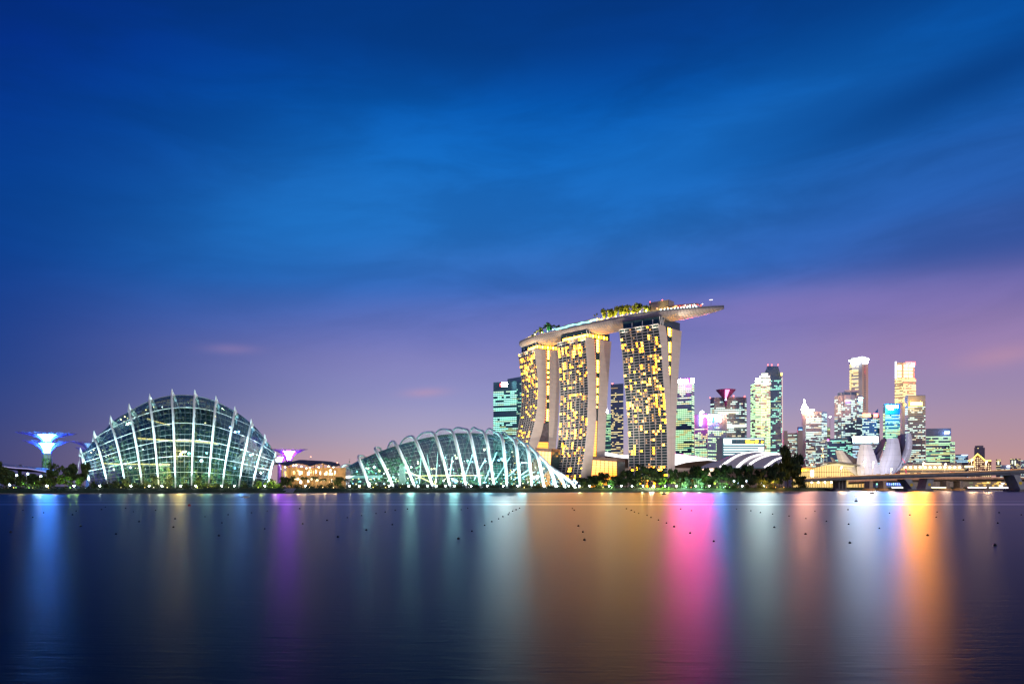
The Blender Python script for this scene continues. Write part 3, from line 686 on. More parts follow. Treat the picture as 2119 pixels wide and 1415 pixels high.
# golden glass lobbies between the towers
def lobby(label, quad, depth, pan):
    q = [P(*p) for p in quad]; t = thing('glass_lobby', label, 'lobby', (q[0]+q[1])/2 - Vector((0, 0, ((q[0]+q[1])/2).z-GZ)))
    bl, br, tr, tl = q; dv = Vector((depth[0], depth[1], 0))
    for i in range(pan):
        u0, u1 = (i+.02)/pan, (i+.98)/pan; m = MB(); a0, a1 = bl.lerp(br, u0), bl.lerp(br, u1); b0, b1 = tl.lerp(tr, u0), tl.lerp(tr, u1)
        m.poly([a0, a1, b1, b0]); m.build('glass_panel', M_goldglass, t)
    m = MB()
    for i in range(pan+1): m.tube([bl.lerp(br, i/pan)-Vector((0, .3, 0)), tl.lerp(tr, i/pan)-Vector((0, .3, 0))], .28, 4)
    for j in range(1, 10): m.tube([bl.lerp(tl, j/10)-Vector((0, .25, 0)), br.lerp(tr, j/10)-Vector((0, .25, 0))], .12, 4)
    m.build('mullion', M_bronze, t, kind='stuff')
    m = MB(); e = Vector((0, -1.2, 0)); up = Vector((0, 0, 4.2))
    m.poly([tl+e, tr+e, tr+e+up, tl+e+up]); m.poly([tl+e+up, tr+e+up, tr+up+dv, tl+up+dv]); m.poly([tl+e, tl+dv, tr+dv, tr+e]); m.poly([tr+e, tr+dv, tr+dv+up, tr+e+up]); m.poly([tl+dv, tl+e, tl+e+up, tl+dv+up]); m.build('roof', M_bronze, t)
    m = MB(); m.poly([tr, br, br+dv, tr+dv]); m.poly([bl, tl, tl+dv, bl+dv]); m.poly([bl+dv, tl+dv, tr+dv, br+dv]); m.build('side_wall', M_dglass, t)
lobby('golden glass lobby between the left and middle hotel towers', [(1098, 1003, 1000), (1138, 1003, 985), (1141, 935, 985), (1108, 932.5, 1000)], (12, 14), 5)
lobby('golden glass lobby between the middle and right hotel towers', [(1222, 1003, 960), (1277, 1003, 948), (1276.5, 955, 948), (1226, 951.5, 960)], (12, 14), 6)
# ---- the deck
def ctrp(k, fr=.5): T = TOW[k]; q = T['C'] + T['a']*(-T['L']*fr) + T['n']*(T['depth']*.5-1); return Vector((q.x, q.y, 0))
tL = TOW['L']; st = tL['C'] + tL['a']*(-tL['L']-9) + tL['n']*(tL['depth']*.5)
tR = TOW['R']; rc = tR['C'] + tR['n']*(tR['depth']*.5-1)
bow = P(1498, 631, 876); bow.z = 0
cpts = [Vector((st.x, st.y, 0)), ctrp('L', .85), ctrp('L', .15), ctrp('M', .8), ctrp('M', .2), ctrp('R', .8), ctrp('R', .1), Vector((rc.x, rc.y, 0)).lerp(bow, .5)+Vector((1, 2, 0)), bow]
cc = crom(cpts, 10); ln = [0]
for p, q in zip(cc[:-1], cc[1:]): ln.append(ln[-1]+(q-p).length)
TOT = ln[-1]; DECKZ = 208.0
NS = 90
def cl_at(s):
    i = max(0, min(len(cc)-2, int(np.searchsorted(ln, s, 'right'))-1)); p = cc[i].lerp(cc[i+1], (s-ln[i])/max(1e-6, ln[i+1]-ln[i])); t = (cc[i+1]-cc[i]).normalized(); return p, t, Vector((-t.y, t.x, 0))
def halfw(u):
    w = 19.5
    if u < .06: w *= math.sqrt(max(0, 1-((.06-u)/.06)**2))*.55+.45 if u > 0 else .45
    if u > .62: w *= max(.02, 1-((u-.62)/.38)**4)
    return w
def deckpt(u, v, dz=0.0):
    p, t, n = cl_at(u*TOT); w = halfw(u); q = p + n*(v*w); return Vector((q.x, q.y, DECKZ+dz))
hull = MB(); rows = []; seams = []
for i in range(NS+1):
    u = i/NS; w = halfw(u); p, t, n = cl_at(u*TOT); kd = 9.5*(.2+.8*min(1, ((1-u)/.28)**.75))*(.55+.45*min(1, u/.05))
    row = []
    for j in range(17):
        a = math.pi*j/16; v = -math.cos(a); z = -kd*(math.sin(a)**.8) - (.0 if 0 < j < 16 else 0)
        row.append(p + n*(v*w) + Vector((0, 0, DECKZ-2.2+z)))
    rows.append(row)
deck = thing('rooftop_deck', 'long ship-shaped rooftop deck resting on the three hotel towers, bow jutting right', 'rooftop deck', (cc[40].x, cc[40].y, DECKZ))
hull.grid(rows); hull.poly(rows[0])
M_hull = mat('hull_panel', (.50, .45, .40), .55, var=.1, scale=.5, stretch=(1, 1, .2))
hull.build('hull', M_hull, deck, smooth=True)
sm_ = MB()
for i in range(2, NS-2): sm_.tube([q+Vector((0, 0, -.05)) for q in rows[i][0:10]], .13, 4, cap=False)
sm_.build('hull_seam', mat('hull_seam', (.2, .18, .17), .6), deck, kind='stuff')
m = MB(); m.grid([[deckpt(i/NS, -1, -2.2), deckpt(i/NS, -1, 0), deckpt(i/NS, 1, 0), deckpt(i/NS, 1, -2.2)] for i in range(NS+1)]); m.poly([deckpt(0, -1, -2.2), deckpt(0, 1, -2.2), deckpt(0, 1, 0), deckpt(0, -1, 0)])
m.build('deck_edge', mat('deck_edge', (.2, .21, .22), .6), deck)
m = MB(); m.tube([deckpt(i/NS, -.98, 1.2) for i in range(NS+1)], .07, 4)
for i in range(0, NS*2+1): m.tube([deckpt(i/NS/2, -.98, 0), deckpt(i/NS/2, -.98, 1.2)], .05, 4)
m.build('railing', M_steel, deck)
def deck_u(px):
    best = min(range(0, 801), key=lambda i: abs(CX+FP*deckpt(i/800, -1).x/deckpt(i/800, -1).y-px)); return best/800
DU0, DU1 = deck_u(1362), deck_u(1444)
m = MB()
for i in range(NS*2):
    u = (i+.5)/NS/2
    if .17 < u < .34 and i % 2: m.obox(deckpt(u, -1.003, -1.2), (.9, -.9, 0), (.05, .05, 0), (0, 0, .45), 0)
    if DU0 < u < DU1 and i % 2 == 0: m.obox(deckpt(u, -1.0, .3), (.5, -.4, 0), (.3, .3, 0), (0, 0, .75), 1)
m.build('edge_light', [emi('edge_peach', (1, .6, .4), .7), emi('edge_white', (.8, 1, .9), 2.6, sample=False)], deck, kind='stuff')
def deck_u(px):
    best = min(range(0, 801), key=lambda i: abs(CX+FP*deckpt(i/800, -1).x/deckpt(i/800, -1).y-px)); return best/800
# pool-side pavilions with cold light, restaurant lights, machine room, bar canopy, mast lamp
m = MB(); m2 = MB()
for px in range(1150, 1232, 7):
    u = deck_u(px); c = deckpt(u, -.8, 2.0+R.uniform(0, 1.2)); m.obox(c, (2.6, -2.6, 0), (1.2, 1.2, 0), (0, 0, .5)); m2.obox(c+Vector((0, 0, 1.0)), (3.6, -3.6, 0), (2, 2, 0), (0, 0, .3))
m.build('pool_light', emi('pool_cold_light', (.35, 1, .9), 2.2), deck, kind='stuff'); m2.build('sunshade', mat('sunshade', (.4, .42, .42), .7), deck, kind='stuff')
m = MB()
for px in range(1074, 1093, 3): u = deck_u(px+.5); m.obox(deckpt(u, -.7, 1.3+(px-1074)*.05), (.9, -.9, 0), (.5, .5, 0), (0, 0, .9))
m.build('restaurant_light', emi('terrace_warm', (1, .66, .3), 1.6, sample=False), deck, kind='stuff')
u = deck_u(1352); p, t, n = cl_at(u*TOT); c = deckpt(u, .1, 7)
m = MB(); m.obox(c, t*13, n*7, (0, 0, 7)); m.obox(c+Vector((0, 0, 7.6))+t*2, t*1.5, n*2, (0, 0, .9)); m.build('lift_house', mat('lift_house', (.30, .27, .28), .8, var=.1), deck)
for s in (-12, 4): 
    b = MB(); ball(b, c+t*s-n*6+Vector((0, 0, 8)), .55, 0); b.build('beacon', emi('beacon_red', (1, .08, .06), 12), deck)
m = MB(); uu = [deck_u(x) for x in range(1368, 1444, 4)]
for a, b in zip(uu[:-1], uu[1:]): m.poly([deckpt(a, -.7, 5.2), deckpt(b, -.7, 5.2), deckpt(b, .5, 6.0), deckpt(a, .5, 6.0)]); m.poly([deckpt(a, -.7, 5.2), deckpt(b, -.7, 5.2), deckpt(b, -.7, 4.7), deckpt(a, -.7, 4.7)])
m.build('bar_canopy', mat('canopy', (.35, .3, .26), .7), deck)
m = MB(); rnd = random.Random(2)
for px in range(1352, 1452, 3):
    u = deck_u(px); c = 0 if px < 1400 else rnd.choice((1, 1, 2)); ball(m, deckpt(u, -.6+rnd.uniform(-.1, .2), 2.6+rnd.uniform(-.4, 1.6)), rnd.uniform(.45, .95), c)
m.build('bar_light', [emi('bar_orange', (1, .45, .15), 2.5, sample=False), emi('bar_red', (1, .12, .03), 2.6, sample=False), emi('bar_white', (1, .9, .75), 4, sample=False)], deck, kind='stuff')
u = deck_u(1467); m = MB(); b0 = deckpt(u, -.2); m.tube([b0, b0+Vector((0, 0, 8))], .16, 6); m.build('mast', M_steel, deck)
m = MB(); m.obox(b0+Vector((0, 0, 8.2)), (1.8, -.4, 0), (.2, .7, 0), (0, 0, .28)); m.build('mast_light', emi('mast_white', (1, .95, .92), 1.6, sample=False), deck)
def decktree(px, py_top, kind, label, grp, wpx):
    u = deck_u(px); b = deckpt(u, -.62); h = max(3, 1.12*((HY-py_top)/FP*b.y+CH-DECKZ)); r = wpx/2/FP*b.y
    key = (kind, R.choice((1, 2, 3, 4)))
    if key in PROTO: dup(PROTO[key], b, label, R.uniform(0, 6.28), (r, r, h), grp)
    else:
        t = {'tree': make_tree, 'palm': make_palm}[kind]({'tree': 'broad_tree', 'palm': 'palm_tree'}[kind], key[1]*11+3, label); t.location = b; t.scale = (r, r, h); t['group'] = grp; PROTO[key] = t
l1 = [(1094, 692, 9), (1099, 687, 10), (1105, 683, 10), (1111, 679, 10), (1117, 676, 9), (1122, 672, 12), (1128, 670, 13), (1134, 673, 11), (1140, 673, 10), (1146, 674, 9)]
for i, (x, y, w_) in enumerate(l1): decktree(x, y, 'palm' if i % 3 else 'tree', '%s tree from the left on the stern of the rooftop deck' % ordn(i), 'trees on the stern of the rooftop deck', w_*1.35)
l2 = [(1241, 641), (1247, 640), (1253, 641), (1260, 640), (1267, 637), (1273, 636), (1279, 632), (1285, 634), (1291, 633), (1298, 631), (1304, 632), (1310, 630), (1316, 629), (1322, 633), (1329, 632), (1335, 634)]
for i, (x, y) in enumerate(l2): decktree(x, y+1, 'palm' if i % 4 == 1 else 'tree', '%s tree from the left in the golden lit grove amid the rooftop deck' % ordn(i), 'grove in the middle of the rooftop deck', 15)
for i, (x, y) in enumerate(((1222, 651), (1227, 649))): decktree(x, y, 'palm', ('left' if i == 0 else 'right') + ' one of two lone slim palms on the rooftop deck', 'two lone palms on the rooftop deck', 5)
for px, col, E in ((1104, (1, .6, .1), 3600), (1118, (1, .7, .15), 2200), (1130, (.2, 1, .5), 900), (1141, (.3, 1, .6), 800), (1243, (1, .58, .06), 3600), (1256, (1, .56, .05), 3600), (1272, (1, .56, .05), 3600), (1286, (1, .6, .08), 4200), (1304, (1, .56, .05), 3600), (1322, (1, .6, .06), 2800), (1335, (1, .7, .1), 2200)):
    u = deck_u(px); q = deckpt(u, -.88, 2.0)
    lamp('garden_beam', 'POINT', q, E*14, col, .6, deck)
    b = MB(); ball(b, q+Vector((0, 1.2, .5)), .5, 0); b.build('garden_lamp', emi('garden_yellow', (1, .86, .35), 8, sample=False) if px not in (1130, 1141) else emi('garden_green', (.3, 1, .6), 5, sample=False), deck)
# lamps on the tower tops wash the hull from below
for k in ('L', 'M', 'R'):
    T = TOW[k]
    for s in (.1, .5, .9):
        q = T['W'](-T['L']*s, -7, 182); lamp('hull_wash', 'SPOT', q, 16000, (1, .82, .62), .5, deck, T['W'](-T['L']*s+3, 4, 203), 95, .9)
T = TOW['R']; q = T['W'](6, 6, 188); lamp('hull_wash', 'SPOT', q, 60000, (1, .85, .7), .5, deck, (bow.x-15, bow.y+4, 203), 70, .8)
# floodlights in the park wash the pale end walls
for i, k in enumerate(('L', 'M', 'R')):
    T = TOW[k]; d = (T['a']*.62 - T['n']*.78).normalized(); base = T['W'](0, 10, GZ); q = Vector((base.x+d.x*150, base.y+d.y*150, GZ+1.2))
    if k == 'R': q = Vector((base.x+T['a'].x*110-T['n'].x*110, base.y+T['a'].y*110-T['n'].y*110, GZ+1.2))
    t = thing('floodlight', ('left', 'middle', 'right')[i] + ' one of three floodlights in the park aimed at the hotel end walls', 'floodlight', (q.x, q.y, GZ), 'park floodlights aimed at the hotel')
    m = MB(); m.tube([(q.x, q.y, GZ), (q.x, q.y, GZ+.8)], .12, 6); m.build('post', M_case, t)
    m = MB(); m.obox((q.x, q.y, GZ+1.0), (.5, 0, 0), (0, .3, .1), (0, -.1, .3)); m.build('housing', M_case, t)
    lamp('beam', 'SPOT', q+Vector((0, 0, .8)), FLOOD, (1, .84, .68), 1.0, t, T['W'](0, 14, 105), 62, .5)
CROWN, PINK, MINT, SPIRE, WIDE, GOLDT = 460, 1700, 480, 420, 55, 4
# ------------------------------------------------------------------ city towers behind
PAL = dict(teal=[(.36, 1, .74), (.6, 1, .7), (.8, 1, .4)], mint=[(.55, 1, .5), (.95, 1, .36), (.32, 1, .6)], warm=[(1, .78, .3), (1, .92, .55), (1, .6, .18)], white=[(.7, 1, .86), (1, .92, .6), (.5, .85, 1)], cool=[(.45, .8, 1), (.75, 1, .9), (1, .85, .45)])
def pal(k, s):
    return [emi('win_%s_%d_%d' % (k, i, int(s*100)), c, s*(1.3, .9, .5)[i], sample=False) for i, c in enumerate(PAL[k])]
M_body = dict(navy=mat('tower_navy_glass', (.12, .22, .34), .25, spec=.5, var=.15, scale=.05), teal=mat('tower_teal_glass', (.10, .26, .3), .25, spec=.5, var=.15, scale=.05), pale=mat('tower_pale_stone', (.5, .48, .5), .7, var=.08, scale=.05), beige=mat('tower_beige_stone', (.5, .4, .34), .7, var=.08, scale=.05), grey=mat('tower_grey_glass', (.3, .33, .41), .35, spec=.4, var=.12, scale=.05), blue=mat('tower_blue_panel', (.03, .24, .55), .4, var=.15, scale=.05), dark=mat('tower_dark_stone', (.17, .14, .19), .7, var=.1), cream=mat('tower_cream_stone', (.75, .62, .45), .6, var=.06, scale=.05))
def block(name, label, fp, ytop, body, pk='teal', es=1.2, lit=.5, floor_px=4.2, col_px=4.0, depth=35, band=None, band_h=.35, seed=0, skip_top=0, fill=(.82, .46), segs=None, cat='tower block', ybot=None, build_back=True, blank=()):
    rnd = random.Random(seed*17+int(fp[0][0])); D0 = fp[0][1]; zt = Z(ytop, D0)
    ctr = Vector((sum(X(*q) for q in fp)/len(fp), sum(q[1] for q in fp)/len(fp)+depth/2, GZ)); t = thing(name, label, cat, ctr)
    pts = [Vector((X(*q), q[1], 0)) for q in fp]; dv = away(pts[0])*depth; back = [pts[-1]+dv, pts[0]+dv]
    m = MB(); m.prism([p+Vector((0, 0, GZ-.3)) for p in pts+back], (0, 0, zt-GZ+.3)); m.build('wall', M_body[body] if isinstance(body, str) else body, t)
    floor_px *= .76; col_px *= .72
    fh = floor_px/FP*D0; nf = max(1, int((zt-GZ)/fh)); w = MB(); bd = MB()
    for si, (p, q) in enumerate(zip(pts[:-1], pts[1:])):
        if segs is not None and si not in segs: continue
        d = q-p; ln_ = d.length; d.normalize(); out = Vector((d.y, -d.x, 0))
        if out.dot(p) > 0: out = -out
        npx = abs(fp[si+1][0]-fp[si][0]); nc = max(1, int(npx/col_px))
        for k in range(nf):
            z0 = zt-(k+1)*fh
            if z0 < GZ: break
            if band is not None: bd.obox(p.lerp(q, .5)+out*.25+Vector((0, 0, z0+fh*.02)), d*(ln_/2), out*.25, (0, 0, fh*band_h/2))
            if k < skip_top or k in blank: continue
            rp = min(.97, max(.03, lit*rnd.choice((.25, .7, 1.0, 1.3, 1.7, 1.9)))); run = 0; c = 0; prev = rnd.random() < rp
            for j in range(nc):
                if rnd.random() < .55: prev = rnd.random() < rp
                if not prev: continue
                if rnd.random() < .3: c = rnd.choices((0, 1, 2), (.5, .32, .18))[0]
                u0, u1 = (j+(1-fill[0])/2)/nc, (j+1-(1-fill[0])/2)/nc; a, b = p.lerp(q, u0)+out*.3, p.lerp(q, u1)+out*.3
                za, zb = z0+fh*(.5-fill[1]/2+.08), z0+fh*(.5+fill[1]/2+.08)
                w.poly([a+Vector((0, 0, za)), b+Vector((0, 0, za)), b+Vector((0, 0, zb)), a+Vector((0, 0, zb))], c)
    if w.v: w.build('window', pal(pk, es), t, kind='stuff')
    if band is not None and bd.v: bd.build('floor_band', M_body[band], t, kind='stuff')
    return t
def slabpart(t, name, px0, px1, y0, y1, D, th, m, dz=0):
    a = MB(); a.box(X(px0, D), X(px1, D), D, D+th, Z(y1, D), Z(y0, D))
    if name.endswith('sign') or name.startswith('sign'): a.m = [1, 1, 0, 1, 1, 1]; return a.build(name, [m, M_case], t)   # a lit face in a dark tray
    return a.build(name, m, t)
def beacon(t, px, py, D, m, r=1.0):
    a = MB(); c = P(px, py, D); a.tube([c-Vector((0, 0, 4)), c], .25, 4, 0); ball(a, c, r, 1); a.build('beacon', [M_steel, m], t)
E_red = emi('beacon_red', (1, .08, .06), 12); E_white = emi('crown_white', (.82, .93, 1), CROWN); E_pink = emi('sign_magenta', (1, .02, .26), PINK); E_whitesign = emi('sign_white', (.95, .85, 1), 120); E_cyan = emi('sign_cyan', (.03, .34, 1), 430); E_yell = emi('sign_yellow', (1, .32, .001), 1700); E_redsign = emi('sign_red', (1, .05, .05), 7); E_ysign = emi('sign_letters_yellow', (1, .7, .12), 4, sample=False); E_mint = emi('sign_mint', (.72, 1, .92), MINT)
# left of the hotel
t = block('office_tower', 'teal lit office tower with a white roof sign, left of the hotel towers', [(1021, 1300), (1069, 1285)], 791, 'teal', 'teal', 1.5, .75, 5.0, 6, 40, 'navy', .3, 1, 4, (.9, .5), blank=(16, 17, 18))
slabpart(t, 'roof_sign', 1038, 1050, 791.5, 800, 1288, 1.2, E_mint); slabpart(t, 'sign_lamp', 1034.5, 1038, 793.5, 799.5, 1288, 1.2, E_redsign)
t = block('office_tower', 'dark teal office tower with sloping top, half hidden by the leftmost hotel tower', [(1050, 1380), (1090, 1370)], 790, 'teal', 'teal', .9, .25, 5.0, 5, 40, None, .3, 2, 1)
m = MB(); m.prism([P(1050, 790, 1379.5), P(1090, 790, 1369.5), P(1090, 777, 1369.5), P(1050, 784, 1379.5)], (0, 38, 0)); m.build('roof', M_body['navy'], t)
# between middle and right hotel tower
t = block('office_tower', 'slim blue office tower with a red roof lamp, seen between two hotel towers', [(1264, 1350), (1290, 1340)], 795, 'navy', 'warm', 1.2, .3, 4.6, 4, 35, 'grey', .25, 3, 2)
beacon(t, 1267, 793.5, 1349, E_red, 1.3)
t = block('office_block', 'low teal office block with a bright roof lamp, seen between two hotel towers', [(1250, 1240), (1264, 1236)], 856, 'teal', 'mint', 1.2, .6, 4.2, 3.5, 30, None, .3, 4); beacon(t, 1256, 851.5, 1240, E_whitesign, 2.2)
m = MB(); m.tube([P(1257, 856, 1245), P(1257, 836, 1245)], [.9, .15], 5); m.build('spire', M_steel, t)
# right of the hotel
t = block('office_tower', 'mint lit office tower with magenta and white roof sign, just right of the hotel', [(1398, 1310), (1431, 1300), (1436.5, 1315)], 783, 'teal', 'mint', 1.35, .8, 5.2, 5.5, 35, 'navy', .3, 5, 3, (.9, .5), blank=(14, 26))
slabpart(t, 'roof_sign', 1404, 1414, 784.5, 793, 1304, 1.2, E_whitesign); slabpart(t, 'roof_sign', 1414, 1424.5, 785, 793, 1302, 1.2, E_pink); lamp('sign_glow', 'POINT', P(1421, 790, 1290), 90000, (1, .06, .4), 2, t); slabpart(t, 'sign_lamp', 1430, 1436, 783, 793, 1298, 1.2, E_whitesign)
t = block('office_tower', 'mid-rise office tower with a glowing hooked mast sign and magenta lit top', [(1437.5, 1250), (1464, 1240), (1481, 1250), (1504, 1262)], 857, 'navy', 'mint', 1.3, .62, 4.9, 4.6, 35, None, .3, 6, 7, (.75, .62))
lamp('sign_glow', 'POINT', P(1457, 862, 1226), 110000, (1, .04, .35), 2, t)
m = MB(); D = 1243; hk = [P(1449.5, 880, D), P(1449.5, 857, D), P(1450.2, 852.5, D), P(1453, 851, D), P(1456, 853.5, D)]; m.tube(hk, 1.5, 6); m.build('hook_sign', emi('hook_white', (.85, .9, 1), 12), t)
slabpart(t, 'sign_bar', 1452, 1463, 859, 863, D-3, 1, E_pink); text('sc', P(1459, 861, D-5), 5.5, emi('sign_orange', (1, .4, .08), 8), t); slabpart(t, 'roof_lamp', 1478.5, 1482, 858, 865, D-2, 1, E_cyan)
slabpart(t, 'sign_panel', 1483.5, 1492, 862, 872, D+2, 1, E_cyan); slabpart(t, 'sign_lettering', 1464, 1472, 875.5, 878.5, D-4, 1, E_ysign)
for px in (1437.5, 1463.8):
    m = MB(); m.tube([P(px, 857, D-4), P(px, 960, D-4)], .4, 4); m.build('pier', M_body['pale'], t)
t = block('office_tower', 'grey office tower crowned by a magenta funnel', [(1470, 1420), (1478, 1412), (1541, 1405), (1545, 1415)], 823, mat('tower_mist_glass', (.42, .48, .5), .4, spec=.4, var=.12, scale=.05), 'white', 1.15, .36, 5.4, 5, 40, 'pale', .22, 7, 2, (.8, .55))
m = MB(); c = P(1502, 826, 1400); m.lathe(c, [(1, -14), (4, 0), (8, 5), (18, 17)], 12); m.build('funnel', mat('funnel_panel', (.3, .06, .22), .5), t)
m = MB(); m.prism([P(1500.5, 823, 1380), P(1503.5, 823, 1380), P(1510, 806, 1380), P(1501, 806, 1380)], (0, 1, 0)); m.build('funnel_light', emi('funnel_pink', (1, .2, .55), 3), t)
m = MB(); m.prism([P(1500, 828, 1380), P(1504, 828, 1380), P(1502, 822, 1380)], (0, 1, 0)); m.build('funnel_light', emi('funnel_blue', (.5, .7, 1), 5), t)
for px, py in ((1469.5, 823), (1541, 820), (1518, 819)): beacon(t, px, py, 1404, E_red, 1.1)
slabpart(t, 'light_band', 1486, 1528, 851.5, 854.5, 1403, 1, emi('band_cream', (1, .95, .7), 1.4)); slabpart(t, 'light_band', 1505, 1544, 879, 883, 1402, 1, emi('band_white', (.95, 1, .85), 1.8))
# rounded bright tower and dark neighbour
fp = [(1553.5, 1372), (1556, 1358), (1563, 1348), (1574, 1343), (1586, 1346), (1594, 1352)]
t = block('round_tower', 'brightly lit cream round-fronted tower with stepped top', fp, 797, 'pale', 'mint', 1.5, 1.05, 4.4, 4, 35, 'cream', .3, 8, 0, (.92, .55))
for ya, xa, xb in ((790, 1561, 1596), (783, 1566, 1595), (776, 1571, 1594), (771, 1575, 1590)):
    m = MB(); m.prism([P(xa, 797.5, 1352), P((xa+xb)/2, 797.5, 1346), P(xb, 797.5, 1352), P(xb, 797.5, 1380), P(xa, 797.5, 1380)], (0, 0, Z(ya, 1352)-Z(797.5, 1352))); m.build('stepped_top', M_body['pale'], t)
    slabpart(t, 'light_band', xa+1, xb-1, ya+1.5, ya+4.5, 1343.5, 1, emi('band_mint', (.8, 1, .8), 2.2))
slabpart(t, 'top_sign', 1564, 1573, 783.5, 789.5, 1341, 1, E_mint); slabpart(t, 'top_sign', 1581, 1589, 786, 795, 1341, 1, E_mint)
t = block('office_tower', 'tall dark blue tower with chamfered top and red roof lamps behind the round tower', [(1580, 1480), (1616, 1470), (1619.5, 1485)], 777, 'navy', 'teal', 1.2, .42, 4.6, 5, 35, None, .3, 9, 1, (.85, .5))
m = MB(); m.prism([P(1580, 777.2, 1480), P(1616, 777.2, 1470), P(1610, 758, 1470), P(1588, 757, 1478)], (0, 33, 0)); m.build('chamfered_top', M_body['navy'], t)
for px in (1589, 1597, 1610): beacon(t, px, 755, 1478, E_red, 1.1)
slabpart(t, 'roof_lamp', 1616, 1619, 771, 777, 1466, 1, E_ysign)
m = MB(); m.tube([P(1618.6, 780, 1467), P(1619.5, 930, 1467)], .9, 4); m.build('corner_light', emi('corner_peach', (1, .7, .6), .8), t)
# low neon office
t = thing('office_block', 'low wide office block outlined by white neon bands', 'office block', (X(1538, 1080), 1090, GZ))
D = 1080; m = MB(); m.box(X(1494.5, D), X(1582.5, D), D, D+30, GZ, Z(905, D)); m.build('wall', M_body['teal'], t)
for y in (907, 918.5, 924, 929, 934, 939): 
    slabpart(t, 'neon_band', 1497.5, 1581, y, y+1.7, D-.6, .5, emi('neon_white', (.75, .97, 1), 2.4))
slabpart(t, 'sign_panel', 1497, 1514, 908.9, 916.5, D-.8, .6, emi('neon_panel', (.92, 1, 1), 2.6)); text('T', P(1505.5, 912, D-1.4), 3.6, M_case, t); slabpart(t, 'lit_bay', 1570, 1580.5, 925.8, 932, D-.8, .6, emi('neon_panel', (.92, 1, 1), 2.6))
for x0, x1 in ((1544, 1551), (1553, 1560), (1563, 1568.5), (1576, 1579)): slabpart(t, 'window', x0, x1, 911+R.random()*2, 915.5, D-.7, .5, MW[1])
for px in range(1524, 1582, 9): slabpart(t, 'post', px, px+.7, 908.7, 916, D-.75, .4, M_body['pale'])
# beige blocks and spire tower
t = block('office_block', 'beige mid-rise block with dark window strips beside the spire tower', [(1620, 1180), (1630, 1168), (1656, 1165), (1661, 1175)], 897, 'beige', 'white', 1.2, .45, 4.4, 4, 30, 'beige', .45, 10, 1)
slabpart(t, 'stair_tower', 1621.5, 1629.5, 891, 1003, 1163, 4, M_body['beige']); slabpart(t, 'stair_tower', 1651, 1661, 890, 1003, 1162, 4, M_body['beige']); slabpart(t, 'sign_box', 1652, 1661, 883, 890, 1163, 4, M_body['blue']); slabpart(t, 'roof_lamp', 1653, 1660, 888, 889.6, 1161.5, .5, emi('blue_strip', (.25, .5, 1), 3))
t = block('office_tower', 'banded office tower with a glowing golden spire on its left corner', [(1661, 1230), (1668, 1224), (1700, 1222), (1711, 1236)], 852, 'grey', 'white', 1.35, .62, 4.2, 4.2, 35, 'pale', .4, 11, 1, (.9, .5))
slabpart(t, 'corner_pier', 1661, 1667, 848, 1003, 1219, 4, M_body['pale'])
m = MB(); c = P(1665, 848, 1221); m.lathe(c, [(5.5, 0), (4.5, 4), (2.2, 8), (.8, 11), (.5, 14.5), (1.1, 15), (.01, 16)], 8); m.build('spire', emi('spire_gold', (1, .45, .25), SPIRE), t)
slabpart(t, 'roof_light', 1668, 1686, 846.5, 850, 1222, 2, emi('roof_cream', (1, .95, .7), 3))
m = MB(); m.lathe(P(1665, 850, 1219), [(.01, -1.6), (1.8, 0), (.01, 1.6)], 8); m.build('corner_lamp', emi('lamp_orange', (1, .5, .1), 12), t)
t = block('office_block', 'lower banded block stepping out at the right of the spire tower', [(1688, 1195), (1711, 1190)], 901, 'pale', 'white', 1.2, .55, 4.0, 4, 25, 'pale', .4, 12)
t = block('office_tower', 'slender pale tower with a lamp-tipped pole behind the spire tower', [(1703, 1420), (1718, 1415)], 884, 'beige', 'mint', 1.0, .8, 3.6, 3.5, 30, None, .3, 13); beacon(t, 1717.5, 862, 1414, E_whitesign, 1.2)
m = MB(); m.tube([P(1717.5, 884, 1414.5), P(1717.5, 863, 1414.5)], .4, 5); m.build('pole', M_steel, t)
m = MB(); m.prism([P(1703, 884, 1420), P(1711, 884, 1418), P(1711, 868, 1418), P(1703, 872, 1420)], (0, 20, 0)); m.build('roof', M_body['pale'], t)
# the pale striped tower and the slim one behind it
t = block('office_tower', 'pale striped office tower with angled bays in front of the tall slim tower', [(1727, 1300), (1734, 1290), (1741, 1284), (1749, 1280), (1761, 1278), (1773, 1280), (1785, 1286)], 820, 'pale', 'white', 1.3, .45, 4.6, 4.5, 35, 'pale', .4, 14, 2, (.92, .5))
m = MB(); m.prism([P(1733, 820, 1290), P(1773, 820, 1279), P(1773, 810.5, 1279), P(1733, 812, 1290)], (0, 30, 0)); m.build('upper_storey', M_body['navy'], t)
m = MB(); m.prism([P(1747, 811, 1283), P(1777, 810.5, 1279), P(1777, 806, 1279), P(1747, 807, 1283)], (0, 25, 0)); m.build('roof', M_body['pale'], t)
for px in (1741, 1761, 1773): slabpart(t, 'pier', px-.4, px+.5, 812, 1003, 1277, 1.5, M_body['pale'])
slabpart(t, 'roof_sign', 1777, 1784.5, 822, 830, 1278, 1, E_cyan)
slabpart(t, 'lit_storey', 1750, 1760, 831.5, 834, 1276.3, .6, emi('violet_strip', (.5, .2, 1), 1.2)); slabpart(t, 'lit_storey', 1749, 1761, 827, 829.5, 1276.3, .6, emi('roof_cream', (1, .95, .7), 3))
t = block('office_tower', 'tallest slim tower with a bright white crown and peach lit flank', [(1758, 1500), (1762, 1490), (1776.5, 1484)], 742, 'pale', 'warm', 1.5, .75, 4.0, 4.4, 40, None, .3, 15, 4, (.9, .55))
m = MB(); m.prism([P(1776.5, 1003, 1484), P(1784, 1003, 1480), P(1784, 742, 1480), P(1776.5, 742, 1484)], (0, 40, 0)); m.build('front_pier', M_body['pale'], t)
